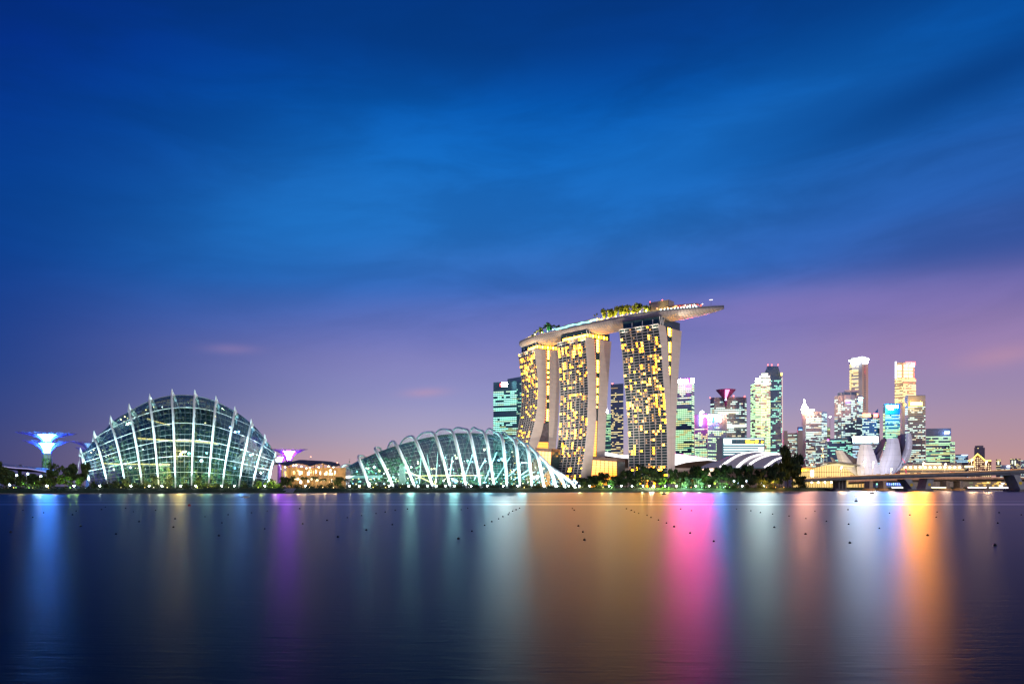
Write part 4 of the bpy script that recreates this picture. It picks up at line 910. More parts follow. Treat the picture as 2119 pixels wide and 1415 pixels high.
m = MB(); m.prism([P(1784, 1003, 1480), P(1796.5, 1003, 1492), P(1796.5, 744, 1492), P(1784, 742, 1480)], (0, 30, 0)); m.build('flank_wall', mat('peach_stone', (.62, .46, .38), .7, var=.05), t)
w = MB()
for k in range(24): w.obox(P(1790, 756+k*3.9, 1484.6), (2.4, 1.9, 0), (0, .2, 0), (0, 0, .8))
w.build('flank_window', M_body['navy'], t, kind='stuff')
m = MB()
m.tube([P(1757, 747, 1482), P(1784, 740, 1475), P(1797, 743.5, 1486)], 1.9, 5); m.obox(P(1769, 750, 1480), (6.5, -2, 0), (.3, 1, 0), (0, 0, 2.6)); m.obox(P(1790.5, 748, 1483), (4, 3, 0), (.5, .8, 0), (0, 0, 3)); m.build('crown_light', emi('crown_soft', (.82, .93, 1), 9), t); slabpart(t, 'crown_sign', 1763, 1776, 747.5, 753.5, 1477, .5, E_white); slabpart(t, 'crown_sign', 1785.5, 1795.5, 744.5, 751.5, 1477, .5, E_white)
lamp('facade_wash', 'SPOT', P(1800, 935, 1290), 900000, (1, .84, .72), 2, t, P(1787, 850, 1484), 34, .6)
t = block('office_tower', 'dark blue tower with slanted roof and two red and yellow roof signs', [(1784, 1240), (1813, 1235), (1820, 1245)], 858, 'navy', 'white', 1.3, .5, 4.6, 4.5, 30, None, .3, 16, 2, (.85, .5))
m = MB(); m.prism([P(1799, 866, 1238), P(1817, 866, 1236), P(1817, 845, 1236)], (0, 20, 0)); m.build('roof', M_body['blue'], t)
for x0, x1, sz in ((1785, 1801.5, 3.4), (1807.5, 1817, 2.3)):
    slabpart(t, 'sign_panel', x0, x1, 855, 863, 1232, .8, E_redsign); text('STRAITS\nTRADING', P((x0+x1)/2, 859, 1231), sz, E_ysign, t, sx=(1.0 if x1 < 1805 else .75))
t = block('office_block', 'low dark blue office block left of the glowing white sign', [(1712, 1130), (1764, 1120)], 907.5, 'navy', 'teal', 1.2, .32, 4.4, 4.4, 30, None, .3, 17, 1, (.88, .5)); beacon(t, 1713.5, 910, 1119, emi('beacon_magenta', (1, .05, .6), 14), 1.2)
t = block('office_block', 'low office block under a wide glowing white sign behind the lotus petals', [(1764, 1110), (1821, 1108)], 903, 'grey', 'cool', 1.4, .7, 4.2, 4.2, 30, 'pale', .3, 18, 4); slabpart(t, 'roof_sign', 1765, 1817, 903.5, 914.5, 1105, 1.2, emi('sign_wide_white', (.82, .95, 1), WIDE))
t = block('office_tower', 'blue topped tower with a white roof sign, left of the golden tall tower', [(1827.5, 1230), (1832, 1222), (1866, 1220)], 836, 'teal', 'mint', 1.35, .65, 4.3, 4, 30, None, .3, 19, 6, (.9, .5))
lamp('sign_glow', 'POINT', P(1848, 846, 1206), 70000, (.1, .5, 1), 2, t); slabpart(t, 'top_panel', 1832, 1866, 835.5, 857, 1218.4, 1, M_body['blue']); slabpart(t, 'roof_sign', 1834, 1859, 838, 844, 1217, .8, E_cyan); slabpart(t, 'roof_sign', 1838, 1849, 844, 848, 1217, .8, E_cyan)
t = block('office_tower', 'golden white floodlit tall tower with red glowing crown', [(1851.5, 1540), (1869, 1528), (1895.5, 1535)], 783, 'cream', 'warm', 2.0, .75, 3.4, 3.2, 40, 'cream', .4, 20, 0, (.7, .6))
m = MB(); m.prism([P(1853.5, 783.5, 1541), P(1869, 783.5, 1530), P(1892.5, 783.5, 1536), P(1892.5, 783.5, 1570), P(1853.5, 783.5, 1570)], (0, 0, Z(750, 1535)-Z(783.5, 1535))); m.build('upper_storey', M_body['cream'], t)
w = MB()
for px, D, tilt in ((1861, 1533, 0), (1874, 1531, 0), (1884, 1533, 0)):
    for y in (757, 764, 771, 778): w.box(X(px-4, D), X(px+4, D), D-1.0, D-.6, Z(y+2.6, D), Z(y-2, D), 0)
w.build('lit_panel', emi('panel_gold', (1, .66, .26), GOLDT), t, kind='stuff')
lamp('facade_wash', 'SPOT', P(1872, 900, 1400), 650000, (1, .76, .42), 2, t, P(1873, 800, 1532), 60, .6)
lamp('sign_glow', 'POINT', P(1888, 755, 1520), 120000, (1, .06, .05), 2, t); slabpart(t, 'crown_sign', 1874, 1894.5, 748.5, 755, 1531, 1, E_redsign); slabpart(t, 'crown_sign', 1886, 1892.5, 751, 759.5, 1528, 1, emi('crown_soft', (.82, .93, 1), 9)); slabpart(t, 'crown_sign', 1858, 1864, 758, 764, 1528, 1, emi('crown_soft', (.82, .93, 1), 9)); slabpart(t, 'crown_pole', 1853, 1855.5, 748, 783, 1531, 2, emi('pole_white', (.9, 1, .95), 2.5))
t = block('office_tower', 'grey banded tower with a glowing yellow sign bar', [(1872.5, 1180), (1879, 1172), (1915, 1170)], 819, 'navy', 'white', 1.3, .4, 4.9, 4.4, 30, 'pale', .45, 21, 5, (.88, .45))
slabpart(t, 'top_panel', 1878.5, 1915, 818.5, 841, 1168.4, 1, M_body['pale']); lamp('sign_glow', 'POINT', P(1896, 836, 1156), 16000, (1, .6, .1), 2, t); slabpart(t, 'sign_bar', 1884, 1908.5, 832, 838.5, 1167, 1, E_yell)
slabpart(t, 'side_pier', 1866.5, 1873, 832, 1003, 1168, 6, M_body['pale']); slabpart(t, 'corner_lamp', 1871, 1875, 835, 839.5, 1166, 1, E_ysign)
t = block('office_block', 'broad office block with blank top and a blue glowing sign', [(1916, 1120), (1968, 1112)], 886.5, 'grey', 'mint', 1.25, .7, 4.3, 4.4, 30, 'grey', .3, 22, 5, (.9, .55)); text('SBF', P(1960, 895.5, 1108), 5.2, emi('sign_blue', (.3, .5, 1), 16), t, extrude=.4)
t = block('office_block', 'narrow block joined at the right of the broad office block', [(1966, 1106), (1976, 1108)], 914, 'grey', 'mint', 1.25, .7, 4.3, 4.4, 25, None, .3, 23)
t = block('office_block', 'small dark block with a blue white roof line left of the gabled hotel', [(1977, 1150), (2003.5, 1146)], 940, 'navy', 'cool', 1.1, .35, 3.8, 4, 25, None, .3, 24, 1); slabpart(t, 'roof_light', 1990, 2003, 940.5, 942, 1144.5, .6, emi('blue_strip2', (.5, .65, 1), 3))
t = block('apartment_tower', 'dark apartment tower rising behind the gold outlined gable', [(2016, 1330), (2038, 1325)], 926, 'dark', 'warm', 1.0, .05, 4, 4, 25, None, .3, 25); slabpart(t, 'roof_box', 2026, 2035, 921.5, 926.5, 1328, 12, M_body['dark'])
# gabled hotel with strings of yellow bulbs
D = 1120; t = thing('gabled_hotel', 'stepped gable building outlined in yellow bulbs at the right', 'hotel', (X(2028, D), D+10, GZ))
ol = [(2004, 953), (2013, 949), (2017, 944.5), (2023, 938.8), (2029, 944), (2037, 951), (2039, 953), (2051.5, 953)]
m = MB(); m.prism([P(2004, 1003, D), P(2051.5, 1003, D)] + [P(x, y, D) for x, y in reversed(ol)], (0, 24, 0)); m.build('wall', mat('brick_red', (.22, .11, .09), .8, var=.1), t)
m = MB()
for (a, b), (c, d) in zip(ol[:-1], ol[1:]):
    n_ = max(2, int(math.hypot(c-a, d-b)/1.5))
    for k in range(n_): ball(m, P(a+(c-a)*k/n_, b+(d-b)*k/n_, D-1), .75, 0)
m.build('bulb_string', emi('bulb_yellow', (1, .72, .08), 5, sample=False), t, kind='stuff')
w = MB()
for i in range(12):
    for k in range(13):
        px = 2006.5+i*3.9; y = 948+k*4; top = np.interp(px, [o[0] for o in ol], [o[1] for o in ol])
        if y > top+3 and R.random() < .8: w.box(X(px-.95, D), X(px+.95, D), D-.5, D-.2, Z(y+1.2, D), Z(y-1.2, D), R.choice((0, 0, 1)))
w.build('window', [emi('hotel_win', (1, .72, .35), 1.4), emi('hotel_win_dim', (1, .55, .25), .6)], t, kind='stuff'); slabpart(t, 'light_column', 2015.5, 2017.5, 948, 966, D-1, .6, emi('column_orange', (1, .5, .12), 1.6))
for px0, px1, y, lab, b, D in ((2061, 2071.5, 950, 'small grey block with one lit stair, right of the gabled hotel', 'dark', 1350), (2090, 2112, 948.5, 'grey block with three lit stair strips near the right edge', 'dark', 1350), (2112.5, 2135, 952, 'grey block cut by the right picture edge', 'grey', 1360), (2070, 2090, 962, 'low pale block with bluish lamps near the right edge', 'grey', 1300), (2135, 2300, 955, 'long grey block beyond the right edge', 'grey', 1380)):
    t = block('apartment_block', lab, [(px0, D), (px1, D-4)], y, b, 'warm' if b == 'dark' else 'white', 1.0, .25, 3.4, 3.2, 20, None, .3, int(px0))
    if b == 'dark': slabpart(t, 'stair_light', px0+4, px0+6.4, y+4, y+11, D-6, .6, emi('stair_mint', (.9, 1, .7), 1.6))
    if px0 == 2090: slabpart(t, 'stair_light', px0+10, px0+12, y+4, y+14, D-6, .6, emi('stair_mint', (.9, 1, .7), 1.6))
    if px0 == 2070: slabpart(t, 'roof_lamp', px0+14, px0+20, 963, 967, D-6, .6, emi('blue_lamp', (.7, .75, 1), 4))
# long lit low hall under the banded tower
D = 1010; t = thing('waterfront_hall', 'long low waterfront hall with a row of glowing lamps behind the bridge', 'hall', (X(1930, D), D+12, GZ))
m = MB(); m.box(X(1862, D), X(1996, D), D, D+28, GZ, Z(962, D)); m.build('wall', mat('hall_wall', (.45, .36, .25), .7), t)
slabpart(t, 'upper_storey', 1890, 1990, 957.5, 962.2, D+3, 20, mat('hall_upper', (.42, .35, .28), .7)); slabpart(t, 'light_band', 1912, 1948, 958, 961, D+2, .5, emi('band_gold', (1, .8, .35), 2.5)); slabpart(t, 'light_band', 1863, 1995, 970, 972, D-.7, .5, emi('band_amber', (1, .6, .15), 1.2)); slabpart(t, 'light_band', 1863, 1995, 978, 981, D-.7, .5, emi('band_amber', (1, .6, .15), 1.2)); slabpart(t, 'light_band', 1996, 2015, 963, 967, D+8, .5, emi('band_gold', (1, .8, .35), 2.5))
for i in range(12):
    m = MB(); ball(m, P(1874+i*10.2, 966.5, D-2), 1.35, 0); m.build('lamp', emi('hall_lamp', (1, .86, .6), 12, sample=False), t)
D = 1015; t = thing('promenade_terrace', 'lit yellow waterfront terrace seen under the bridge at the right', 'terrace', (X(2060, D), D, GZ))
m = MB(); m.box(X(1930, D), X(2400, D), D, D+20, GZ, Z(994, D)); m.build('wall', mat('hall_wall', (.45, .36, .25), .7), t)
w = MB()
for k in range(95): px = R.uniform(1932, 2250); y = R.uniform(996, 1006); w.box(X(px, D), X(px+R.uniform(1.5, 9), D), D-.8, D-.4, Z(y+R.uniform(.6, 1.8), D), Z(y, D), R.choice((0, 0, 0, 1, 2)))
w.build('window', [emi('terrace_gold', (1, .62, .08), 1.5), emi('terrace_cream', (1, .85, .7), 2.5), emi('terrace_green', (.5, .8, .2), .5)], t, kind='stuff')
# ------------------------------------------------------------------ convention roofs
M_roof = mat('white_roof', (.5, .47, .47), .5, var=.06)
t = thing('exhibition_roof', 'low white glowing curved roof with tan underside, right of the hotel', 'exhibition hall', P(1440, 1002, 1000))
yt = [(1250, 934), (1285, 941), (1330, 939), (1396, 938.5), (1420, 941), (1445, 945), (1465, 948.5), (1482, 952.5)]; yb = [(1250, 945), (1285, 950), (1330, 954), (1396, 966), (1420, 959.5), (1445, 956.5), (1465, 955), (1482, 953.5)]
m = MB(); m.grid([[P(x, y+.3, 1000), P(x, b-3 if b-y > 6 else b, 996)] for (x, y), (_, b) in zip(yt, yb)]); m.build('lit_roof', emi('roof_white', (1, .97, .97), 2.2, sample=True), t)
m = MB(); m.grid([[P(x, y, 1000.6), P(x, y-1.0, 1060)] for x, y in yt]); m.build('roof', M_roof, t)
m = MB(); m.grid([[P(x, b-3 if b-y > 6 else b, 996.5), P(x, max(b, 966)+2, 1015)] for (x, y), (_, b) in zip(yt, yb)]); m.build('underside', mat('tan_soffit', (.4, .29, .2), .7), t)
m = MB(); m.box(X(1290, 1020), X(1482, 1020), 1020, 1070, GZ, Z(968, 1020)); m.build('wall', M_body['beige'], t)
t = thing('vaulted_hall', 'big grey vault crossed by bright white curved light bands behind the trees', 'exhibition hall', P(1560, 1002, 760))
outl = [[(1440, 972), (1462, 960), (1488, 952), (1515, 941), (1545, 934), (1580, 934)], [(1488, 966), (1505, 953), (1523, 942), (1542, 936.5), (1562, 934.5), (1590, 935)], [(1522, 967), (1535, 955), (1552, 945), (1572, 939), (1590, 937.5), (1610, 938)], [(1542, 967), (1553, 957), (1568, 948), (1585, 942), (1600, 939.5), (1622, 940)], [(1580, 967), (1590, 959), (1602, 951), (1616, 946), (1632, 944), (1648, 945.5)], [(1602, 967), (1612, 959), (1625, 951.5), (1638, 947.5), (1650, 946.5), (1664, 949)], [(1640, 969), (1650, 960), (1660, 954), (1668, 951), (1676, 950), (1684, 952)]]
rows = []
for i, o in enumerate(outl): rows.append(crom([P(x, y, 742+j*13+i*3) for j, (x, y) in enumerate(o)], 4))
m = MB(); m.grid(rows); m.build('roof_shell', M_roof, t, smooth=True)
for i in (1, 2, 3, 4, 5):
    m = MB(); r = [q+Vector((0, -.8, .3)) for q in rows[i]]; m.grid([[q, q+Vector((1.9, -.4, -.9+.02*k))] for k, q in enumerate(r)]); m.build('light_band', emi('band_vault', (1, .94, .96), 3.0), t)
m = MB(); m.box(X(1450, 790), X(1690, 790), 790, 850, GZ, Z(969, 790)); m.build('wall', M_body['beige'], t)
# curved golden theatre
D = 690; t = thing('golden_theatre', 'golden lit curved glass hall left of the white lotus building', 'theatre', P(1720, 1001, D))
arc = crom([P(1640, 982, D), P(1655, 976, D), P(1676, 971, D), P(1700, 964.5, D), P(1725, 963.5, D), P(1747, 969, D), P(1762, 977, D), P(1775, 988, D)], 5)
m = MB(); m.grid([[Vector((q.x, q.y, GZ)), q] for q in arc]); m.build('glass_wall', emi('theatre_gold', (1, .66, .16), 1.0), t)
m = MB()
for k in range(0, len(arc), 1): q = arc[k]; m.tube([(q.x+(len(arc)/2-k)*.05, q.y-.5, GZ), (q.x, q.y-.5, q.z)], .16, 4)
for z in (8, 12, 16): m.tube([Vector((q.x, q.y-.4, min(q.z-.3, z))) for q in arc], .14, 4)
m.build('mullion', M_bronze, t, kind='stuff')
top = crom([P(1690, 964, D-4), P(1707, 958.5, D-6), P(1728, 956.8, D-6), P(1755, 959, D-5), P(1782, 963, D-4)], 5)
m = MB(); m.grid([[q, q+Vector((0, 3, .9)), q+Vector((2, 36, .5))] for q in top]); m.grid([[q, q+Vector((0, 4, -.5))] for q in top]); m.build('roof_blade', mat('roof_blade', (.38, .36, .33), .5), t)
m = MB(); m.grid([[P(1705+i*6, 966-1.5*math.sin(i/10*3.1), D+3), P(1705+i*6.5, 962-3.5*math.sin(i/10*3.1), D+12)] for i in range(11)]); m.build('clerestory', emi('clerestory_cream', (1, .84, .42), .9), t)
m = MB(); m.box(X(1677, D), X(1683, D), D-1.2, D-.8, Z(986, D), Z(972.5, D)); m.build('entrance_light', emi('entrance_white', (1, .95, .7), 4, sample=False), t)
m = MB(); rows_ = [[P(1648+i*4.2, 968-7*math.sin(math.pi*i/10)**.7, 700+j*14) for i in range(11)] for j in range(3)]; m.grid(rows_); m.build('dome_roof', mat('dark_roof', (.1, .07, .09), .5), t, smooth=True)
m = MB(); m.box(X(1646, 702), X(1690, 702), 702, 730, GZ, Z(967, 702)); m.build('annex', M_body['beige'], t)
for k in range(5): slabpart(t, 'window', 1650+k*5.4, 1654+k*5.4, 972, 979, 701, .5, MW[0 if k == 3 else 1])
for x0, y0, x1, y1 in ((1674, 968, 1672, 942), (1686, 967, 1680, 938), (1705, 962, 1702, 929)):
    m = MB(); m.tube([P(x0, y0, 684), P(x1, y1, 684)], .28, 5); m.build('mast', M_rib, t)
for px, py in ((1701.5, 928), (1702.5, 943), (1680, 961)): m = MB(); ball(m, P(px, py, 683), .8, 0); m.build('mast_lamp', emi('lamp_orange', (1, .5, .1), 12), t)
# lotus museum
D0 = 700; lot = thing('lotus_building', 'white lotus-shaped building with upturned petals behind the bridge', 'museum', P(1810, 1001, D0+15))
M_petal = mat('petal_white', (.66, .66, .68), .5, var=.05, scale=.1); M_inner_shade = mat('petal_inner_shade', (.13, .11, .16), .6, var=.2, scale=.1)  # shade inside the petals is painted as a dark copy of the skin
def petal(rows, D, bulge, th, lean=0.0):
    """rows: (y, left, right) from the tip down; outer skin bellies towards the viewer, shade on the open inner side is painted dark"""
    m = MB(); front = []; back = []
    for i, (y, l, r) in enumerate(rows):
        f = i/(len(rows)-1); d = D - lean*f; fr = []; bk = []
        for j in range(7):
            s = j/6; b = bulge*math.sin(math.pi*s)*math.sin(math.pi*(.15+.7*f)); fr.append(P(l+(r-l)*s, y, d-b)); bk.append(P(l+(r-l)*s, y, d+th*(1-.55*f)-b*.2))
        front.append(fr); back.append(bk)
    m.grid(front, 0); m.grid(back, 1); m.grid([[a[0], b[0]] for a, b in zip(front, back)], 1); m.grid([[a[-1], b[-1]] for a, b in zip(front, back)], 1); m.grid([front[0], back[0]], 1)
    o = m.build('petal', [M_petal, M_inner_shade], lot); q = MB()
    for fr in front[1:-1]: q.tube([p-Vector((0, .05, 0)) for p in fr], .1, 3, cap=False)
    q.tube([fr[2]-Vector((0, .05, 0)) for fr in front], .08, 3, cap=False); q.tube([fr[4]-Vector((0, .05, 0)) for fr in front], .08, 3, cap=False)
    q.build('panel_seam', mat('petal_seam', (.4, .4, .43), .6), o, kind='stuff'); return o
petal([(946, 1718, 1722), (955, 1722, 1732), (965, 1730, 1745), (978, 1742, 1760), (992, 1755, 1775)], D0+14, 1.5, 8)
petal([(931.5, 1728.5, 1743.5), (940, 1731, 1749.5), (950, 1733, 1757.5), (960, 1737, 1766), (970, 1742, 1778), (980, 1750, 1791), (992, 1768, 1805)], D0+2, 3, 14, 3)
petal([(919.5, 1780, 1802.5), (930, 1777, 1806.5), (942, 1774.5, 1811), (955, 1773, 1815.5), (967, 1773, 1819), (980, 1774, 1822), (993, 1779, 1824)], D0-4, 5, 16, 4)
petal([(906.5, 1836, 1858.5), (916, 1834, 1861), (928, 1830.5, 1863), (941, 1826, 1864.5), (953, 1821.5, 1864), (965, 1818, 1859), (977, 1819, 1850), (993, 1824, 1836)], D0-2, 5, 18, 4)
petal([(896.5, 1874, 1885), (906, 1874.5, 1887.3), (918, 1873.8, 1888.3), (930, 1871.5, 1887), (942, 1867, 1884), (953, 1862, 1879.5), (963, 1857, 1872), (972, 1852, 1863), (980, 1846, 1850)], D0+4, 3.5, 12, 3)
m = MB(); m.prism([P(1743.5, 931.5, D0+12), P(1775, 951, D0+8), P(1776, 972, D0+6), P(1768, 972, D0+6)], (0, 10, 0)); m.build('petal_web', M_inner_shade, lot)
m = MB(); m.prism([P(1835, 907, D0+14), P(1829, 925, D0+10), P(1817, 958, D0+6), P(1809, 946, D0+10), P(1817, 943, D0+14)], (0, 10, 0)); m.build('petal_web', M_inner_shade, lot)
m = MB(); m.prism([P(1874, 897, D0+14), P(1867, 899, D0+16), P(1862, 919, D0+16), P(1863, 948, D0+12), P(1873, 925, D0+10)], (0, 8, 0)); m.build('petal_web', M_inner_shade, lot)
for px, c, E in ((1748, (1, .76, .4), 260000), (1795, (1, .8, .5), 120000), (1838, (.5, .58, 1), 210000), (1872, (.6, .66, 1), 130000)):
    lamp('petal_wash', 'SPOT', (X(px, D0-95), D0-95, 34 if px < 1780 else 14), E, c, .6, lot, P(px, 945, D0), 44, .8)
# ------------------------------------------------------------------ bridges
M_conc = mat('bridge_concrete', (.36, .39, .4), .75, var=.15, scale=.3); M_concw = mat('bridge_concrete_dark', (.2, .19, .19), .8, var=.2, scale=.3)
def bd(px): return float(np.interp(px, [1655, 1673, 1900, 2119, 2420], [546, 541, 520, 500, 474]))
br = thing('road_bridge', 'near road bridge with pale girder on leaning V piers at the right', 'bridge', (X(1900, 525), 525, 0))
bx = list(range(1655, 2421, 15)); ty = lambda px: 2.2+float(np.interp(px, [1655, 1673, 1800, 1900, 2000, 2119, 2420], [992, 990.5, 983.5, 980.5, 977, 971.2, 956])); by = lambda px: ty(px)+float(np.interp(px, [1655, 1800, 2119, 2420], [4, 5.8, 7, 9]))
m = MB(); rws = []
for px in bx:
    D = bd(px); a = P(px, ty(px), D); b = P(px, by(px), D+1.2); wv = Vector((3, 20, 0)); rws.append([a+wv, a, a-Vector((0, 0, .5)), b, b+wv-Vector((2.5, 3, 0))])
m.grid(rws); m.build('girder', M_conc, br)
m = MB(); m.grid([[q[1]+Vector((0, -.1, -.05)), q[1]+Vector((0, -.1, 1.0)), q[1]+Vector((.1, .3, 1.0)), q[1]+Vector((.1, .3, -.05))] for q in rws]); m.build('parapet', mat('parapet', (.45, .33, .22), .7), br)
m = MB(); m.tube([q[1]+Vector((0, -.2, 1.05)) for q in rws], .13, 4); m.build('light_strip', emi('deck_streak_orange', (1, .5, .18), 1.1), br)  # streaked headlights and tail lights drawn as one added glowing line
m = MB()
for i in range(2, len(bx), 3): m.obox(rws[i][1].lerp(rws[i][3], .5)-Vector((0, .25, 0)), (.12, 0, 0), (0, .12, 0), (0, 0, (rws[i][1].z-rws[i][3].z)/2))
m.build('girder_joint', M_concw, br, kind='stuff')
def vpier(xs, D):
    for (t0, t1, b0, b1) in xs:
        m = MB(); tp = by(t0)+1; q = [P(t0, tp, D), P(t1, tp, D), P(b1, 1012.5, D), P(b0, 1012.5, D)]; q[2].z = q[3].z = 1.0; m.prism(q, (1.5, 14, 0)); m.build('pier_leg', M_conc, br)
        c = q[0].lerp(q[2], .55); b = MB(); b.prism([c+Vector((1.1*math.cos(a), -.15, 1.1*math.sin(a))) for a in [6.283*k/12 for k in range(12)]], (0, .12, 0)); b.build('roundel', mat('roundel_yellow', (.8, .55, .03), .5), br)
vpier([(1872, 1886, 1889, 1898), (1920, 1934, 1914.5, 1926)], 521); vpier([(2098, 2110, 2112, 2123), (2150, 2163, 2140, 2152)], 501)
for x0, x1, D in ((1877, 1930, 519), (2108, 2158, 499), (1728, 1757, 536)):
    m = MB(); a, b = X(x0, D), X(x1, D); m.prism([(a, D-1, 0-.5), (b, D-1, -.5), (b+.8, D+3, -.5), (b, D+16, -.5), (a, D+16, -.5), (a-.8, D+3, -.5)], (0, 0, 1.9)); m.build('footing', M_concw, br)
for px in (1737, 1743.5, 1750): m = MB(); D = 539; m.box(X(px-1.8, D), X(px+1.8, D), D, D+10, .8, Z(by(px), D)+.6); m.build('column', M_concw, br)
br2 = thing('road_bridge', 'far lower road bridge with dark underside behind the V piers', 'bridge', (X(1950, 600), 600, 0))
m = MB(); rws2 = []
for px in range(1755, 2421, 15):
    D = 612 - (px-1755)*.06; t_ = float(np.interp(px, [1755, 1800, 1935, 2119, 2420], [994, 991.5, 988, 987.5, 987])); a = P(px, t_, D); b = P(px, t_+3.6, D); c = P(px, t_+8, D+3); rws2.append([a+Vector((4, 16, 0)), a, b, c, c+Vector((4, 10, 0))])
m.grid([r[0:3] for r in rws2], 0); m.grid([r[2:] for r in rws2], 1); m.build('girder', [mat('girder_tan', (.5, .33, .24), .7), M_concw], br2)
m = MB(); m.tube([q[1]+Vector((0, -.2, .1)) for q in rws2], .14, 4); m.build('light_strip', emi('deck_streak_peach', (1, .55, .34), .9), br2)  # added glowing line for the pinkish streak along the deck top
for px in (1803, 1831.5, 1962, 1990, 2200):
    D = 598; m = MB(); m.box(X(px-3.5, D), X(px+3.5, D), D, D+9, .8, Z(995, D)); o = m.build('pier', M_concw, br2); 
    m = MB(); m.lathe((X(px, D), D+4, -.4), [(4.6, 0), (4.6, 1.6), (3.8, 2.1), (.01, 2.1)], 14); m.build('footing', mat('footing_ochre', (.45, .3, .16), .8), br2)
    lamp('pier_lamp', 'POINT', (X(px, D)-1, D-7, 3.0), 320, (1, .55, .2), .4, br2)
M_globe = emi('street_globe', (1, .78, .45), 22, sample=False)
def street_lamp(px, ytop, D, zb, label, grp, m_=None):
    c = P(px, ytop, D); t = thing('street_lamp', label, 'street lamp', (c.x, D, zb), grp)
    a = MB(); a.tube([(c.x, D, zb), (c.x, D, c.z), (c.x+.6, D, c.z+.15)], .12, 5); a.build('post', M_steel, t); a = MB(); ball(a, (c.x+.6, D, c.z), .5, 0); a.build('globe', m_ or M_globe, t)
    if m_ is None: lamp('glow', 'POINT', (c.x+.6, D-.7, c.z-.7), 14000, (1, .6, .28), .4, t)
for i, (px, y) in enumerate(((1740, 966), (1788, 955), (1806, 956.5), (1843, 970), (1910, 958), (1955, 960), (2010, 951), (2040, 955))):
    D = bd(px)+12; street_lamp(px, y, D, P(px, ty(px), bd(px)).z, '%s street lamp from the left on the near road bridge' % ordn(i), 'street lamps on the near bridge')
# small lights of traffic on the deck: cars at rest
M_car = [mat('car_white', (.6, .6, .6), .3), mat('car_dark', (.06, .06, .08), .3), mat('car_red', (.4, .03, .03), .3)]
def car(px, mi, label):
    D = bd(px)+6; zb = P(px, ty(px), bd(px)).z; c = Vector((X(px, D), D, zb+.02)); d = Vector((X(px+10, bd(px+10)+6)-c.x, bd(px+10)-bd(px), 0)).normalized(); s = Vector((-d.y, d.x, 0))
    t = thing('car', label, 'car', c, 'cars on the near road bridge')
    m = MB(); m.obox(c+Vector((0, 0, .75)), d*2.2, s*.85, (0, 0, .38)); m.obox(c+Vector((0, 0, 1.35))-d*.2, d*1.2, s*.75, (0, 0, .3)); m.build('body', M_car[mi], t)
    for e in (-1.3, 1.3):
        m = MB(); q = c+d*e-s*.8+Vector((0, 0, .35)); m.tube([q, q+s*.25], .34, 10); m.build('wheel', M_case, t)
    m = MB(); ball(m, c+d*2.25-s*.5+Vector((0, 0, .8)), .3, 0); m.build('headlight', emi('headlight', (.9, .92, 1), 18, sample=False), t)
    m = MB(); ball(m, c-d*2.25-s*.5+Vector((0, 0, .85)), .22, 0); m.build('tail_light', emi('tail_light', (1, .05, .03), 8, sample=False), t)
for i, px in enumerate((1690, 1716, 1764, 1818, 1836, 1858, 1876, 1888, 1902, 1925, 1948, 1972, 2032, 2068, 2098)):
    car(px, i % 3, '%s car from the left on the near road bridge' % ordn(i))
# red service crane beside the lotus building
t = thing('service_crane', 'slim red crane with a black cabin beside the right petal', 'crane', P(1876, 1001, 640))
m = MB(); m.tube([P(1876.5, 988, 640), P(1874, 970, 640), P(1872, 955, 640)], .35, 5); m.tube([P(1872, 955, 640), P(1866, 948, 640)], .25, 5); m.tube([P(1877.5, 988, 641), P(1875, 970, 641)], .2, 4); m.build('boom', mat('crane_red', (.5, .04, .06), .5), t)
m = MB(); m.obox(P(1870.5, 960.5, 640), (1.3, 0, 0), (0, .8, 0), (0, 0, .9)); m.build('cabin', M_case, t)
# colonnade and blue kiosks under the bridge
D = 690; t = thing('colonnade', 'orange lit waterfront colonnade seen under the left end of the bridge', 'colonnade', P(1740, 1002, D))
m = MB(); m.box(X(1672, D), X(1806, D), D+7, D+9, GZ, Z(993, D)); m.build('back_wall', emi('colonnade_gold', (1, .55, .06), .8), t)
for k in range(22):
    px = 1675+k*6; m = MB(); m.box(X(px-.8, D), X(px+.8, D), D, D+1.2, GZ-.2, Z(994, D)); m.build('column', mat('colonnade_stone', (.4, .3, .2), .8), t)
for k in range(9): m = MB(); ball(m, P(1680+k*13.5, 997.5, D-.8), .8, 0); m.build('lamp', emi('hall_lamp', (1, .86, .6), 12, sample=False), t)
D = 770; t = thing('waterside_kiosk', 'low waterside kiosk with blue neon tubes under the bridge', 'kiosk', P(1850, 1002, D))
m = MB(); m.box(X(1812, D), X(1876, D), D, D+12, GZ, Z(997, D)); m.build('wall', M_body['navy'], t)
for k in range(14): slabpart(t, 'neon_tube', 1814+k*4.3, 1815.6+k*4.3, 998.5+R.random()*1.5, 1003, D-.8, .4, emi('neon_blue', (.12, .2, 1), 5, sample=False) if k % 4 else emi('neon_green', (.3, .9, .5), 2.5))
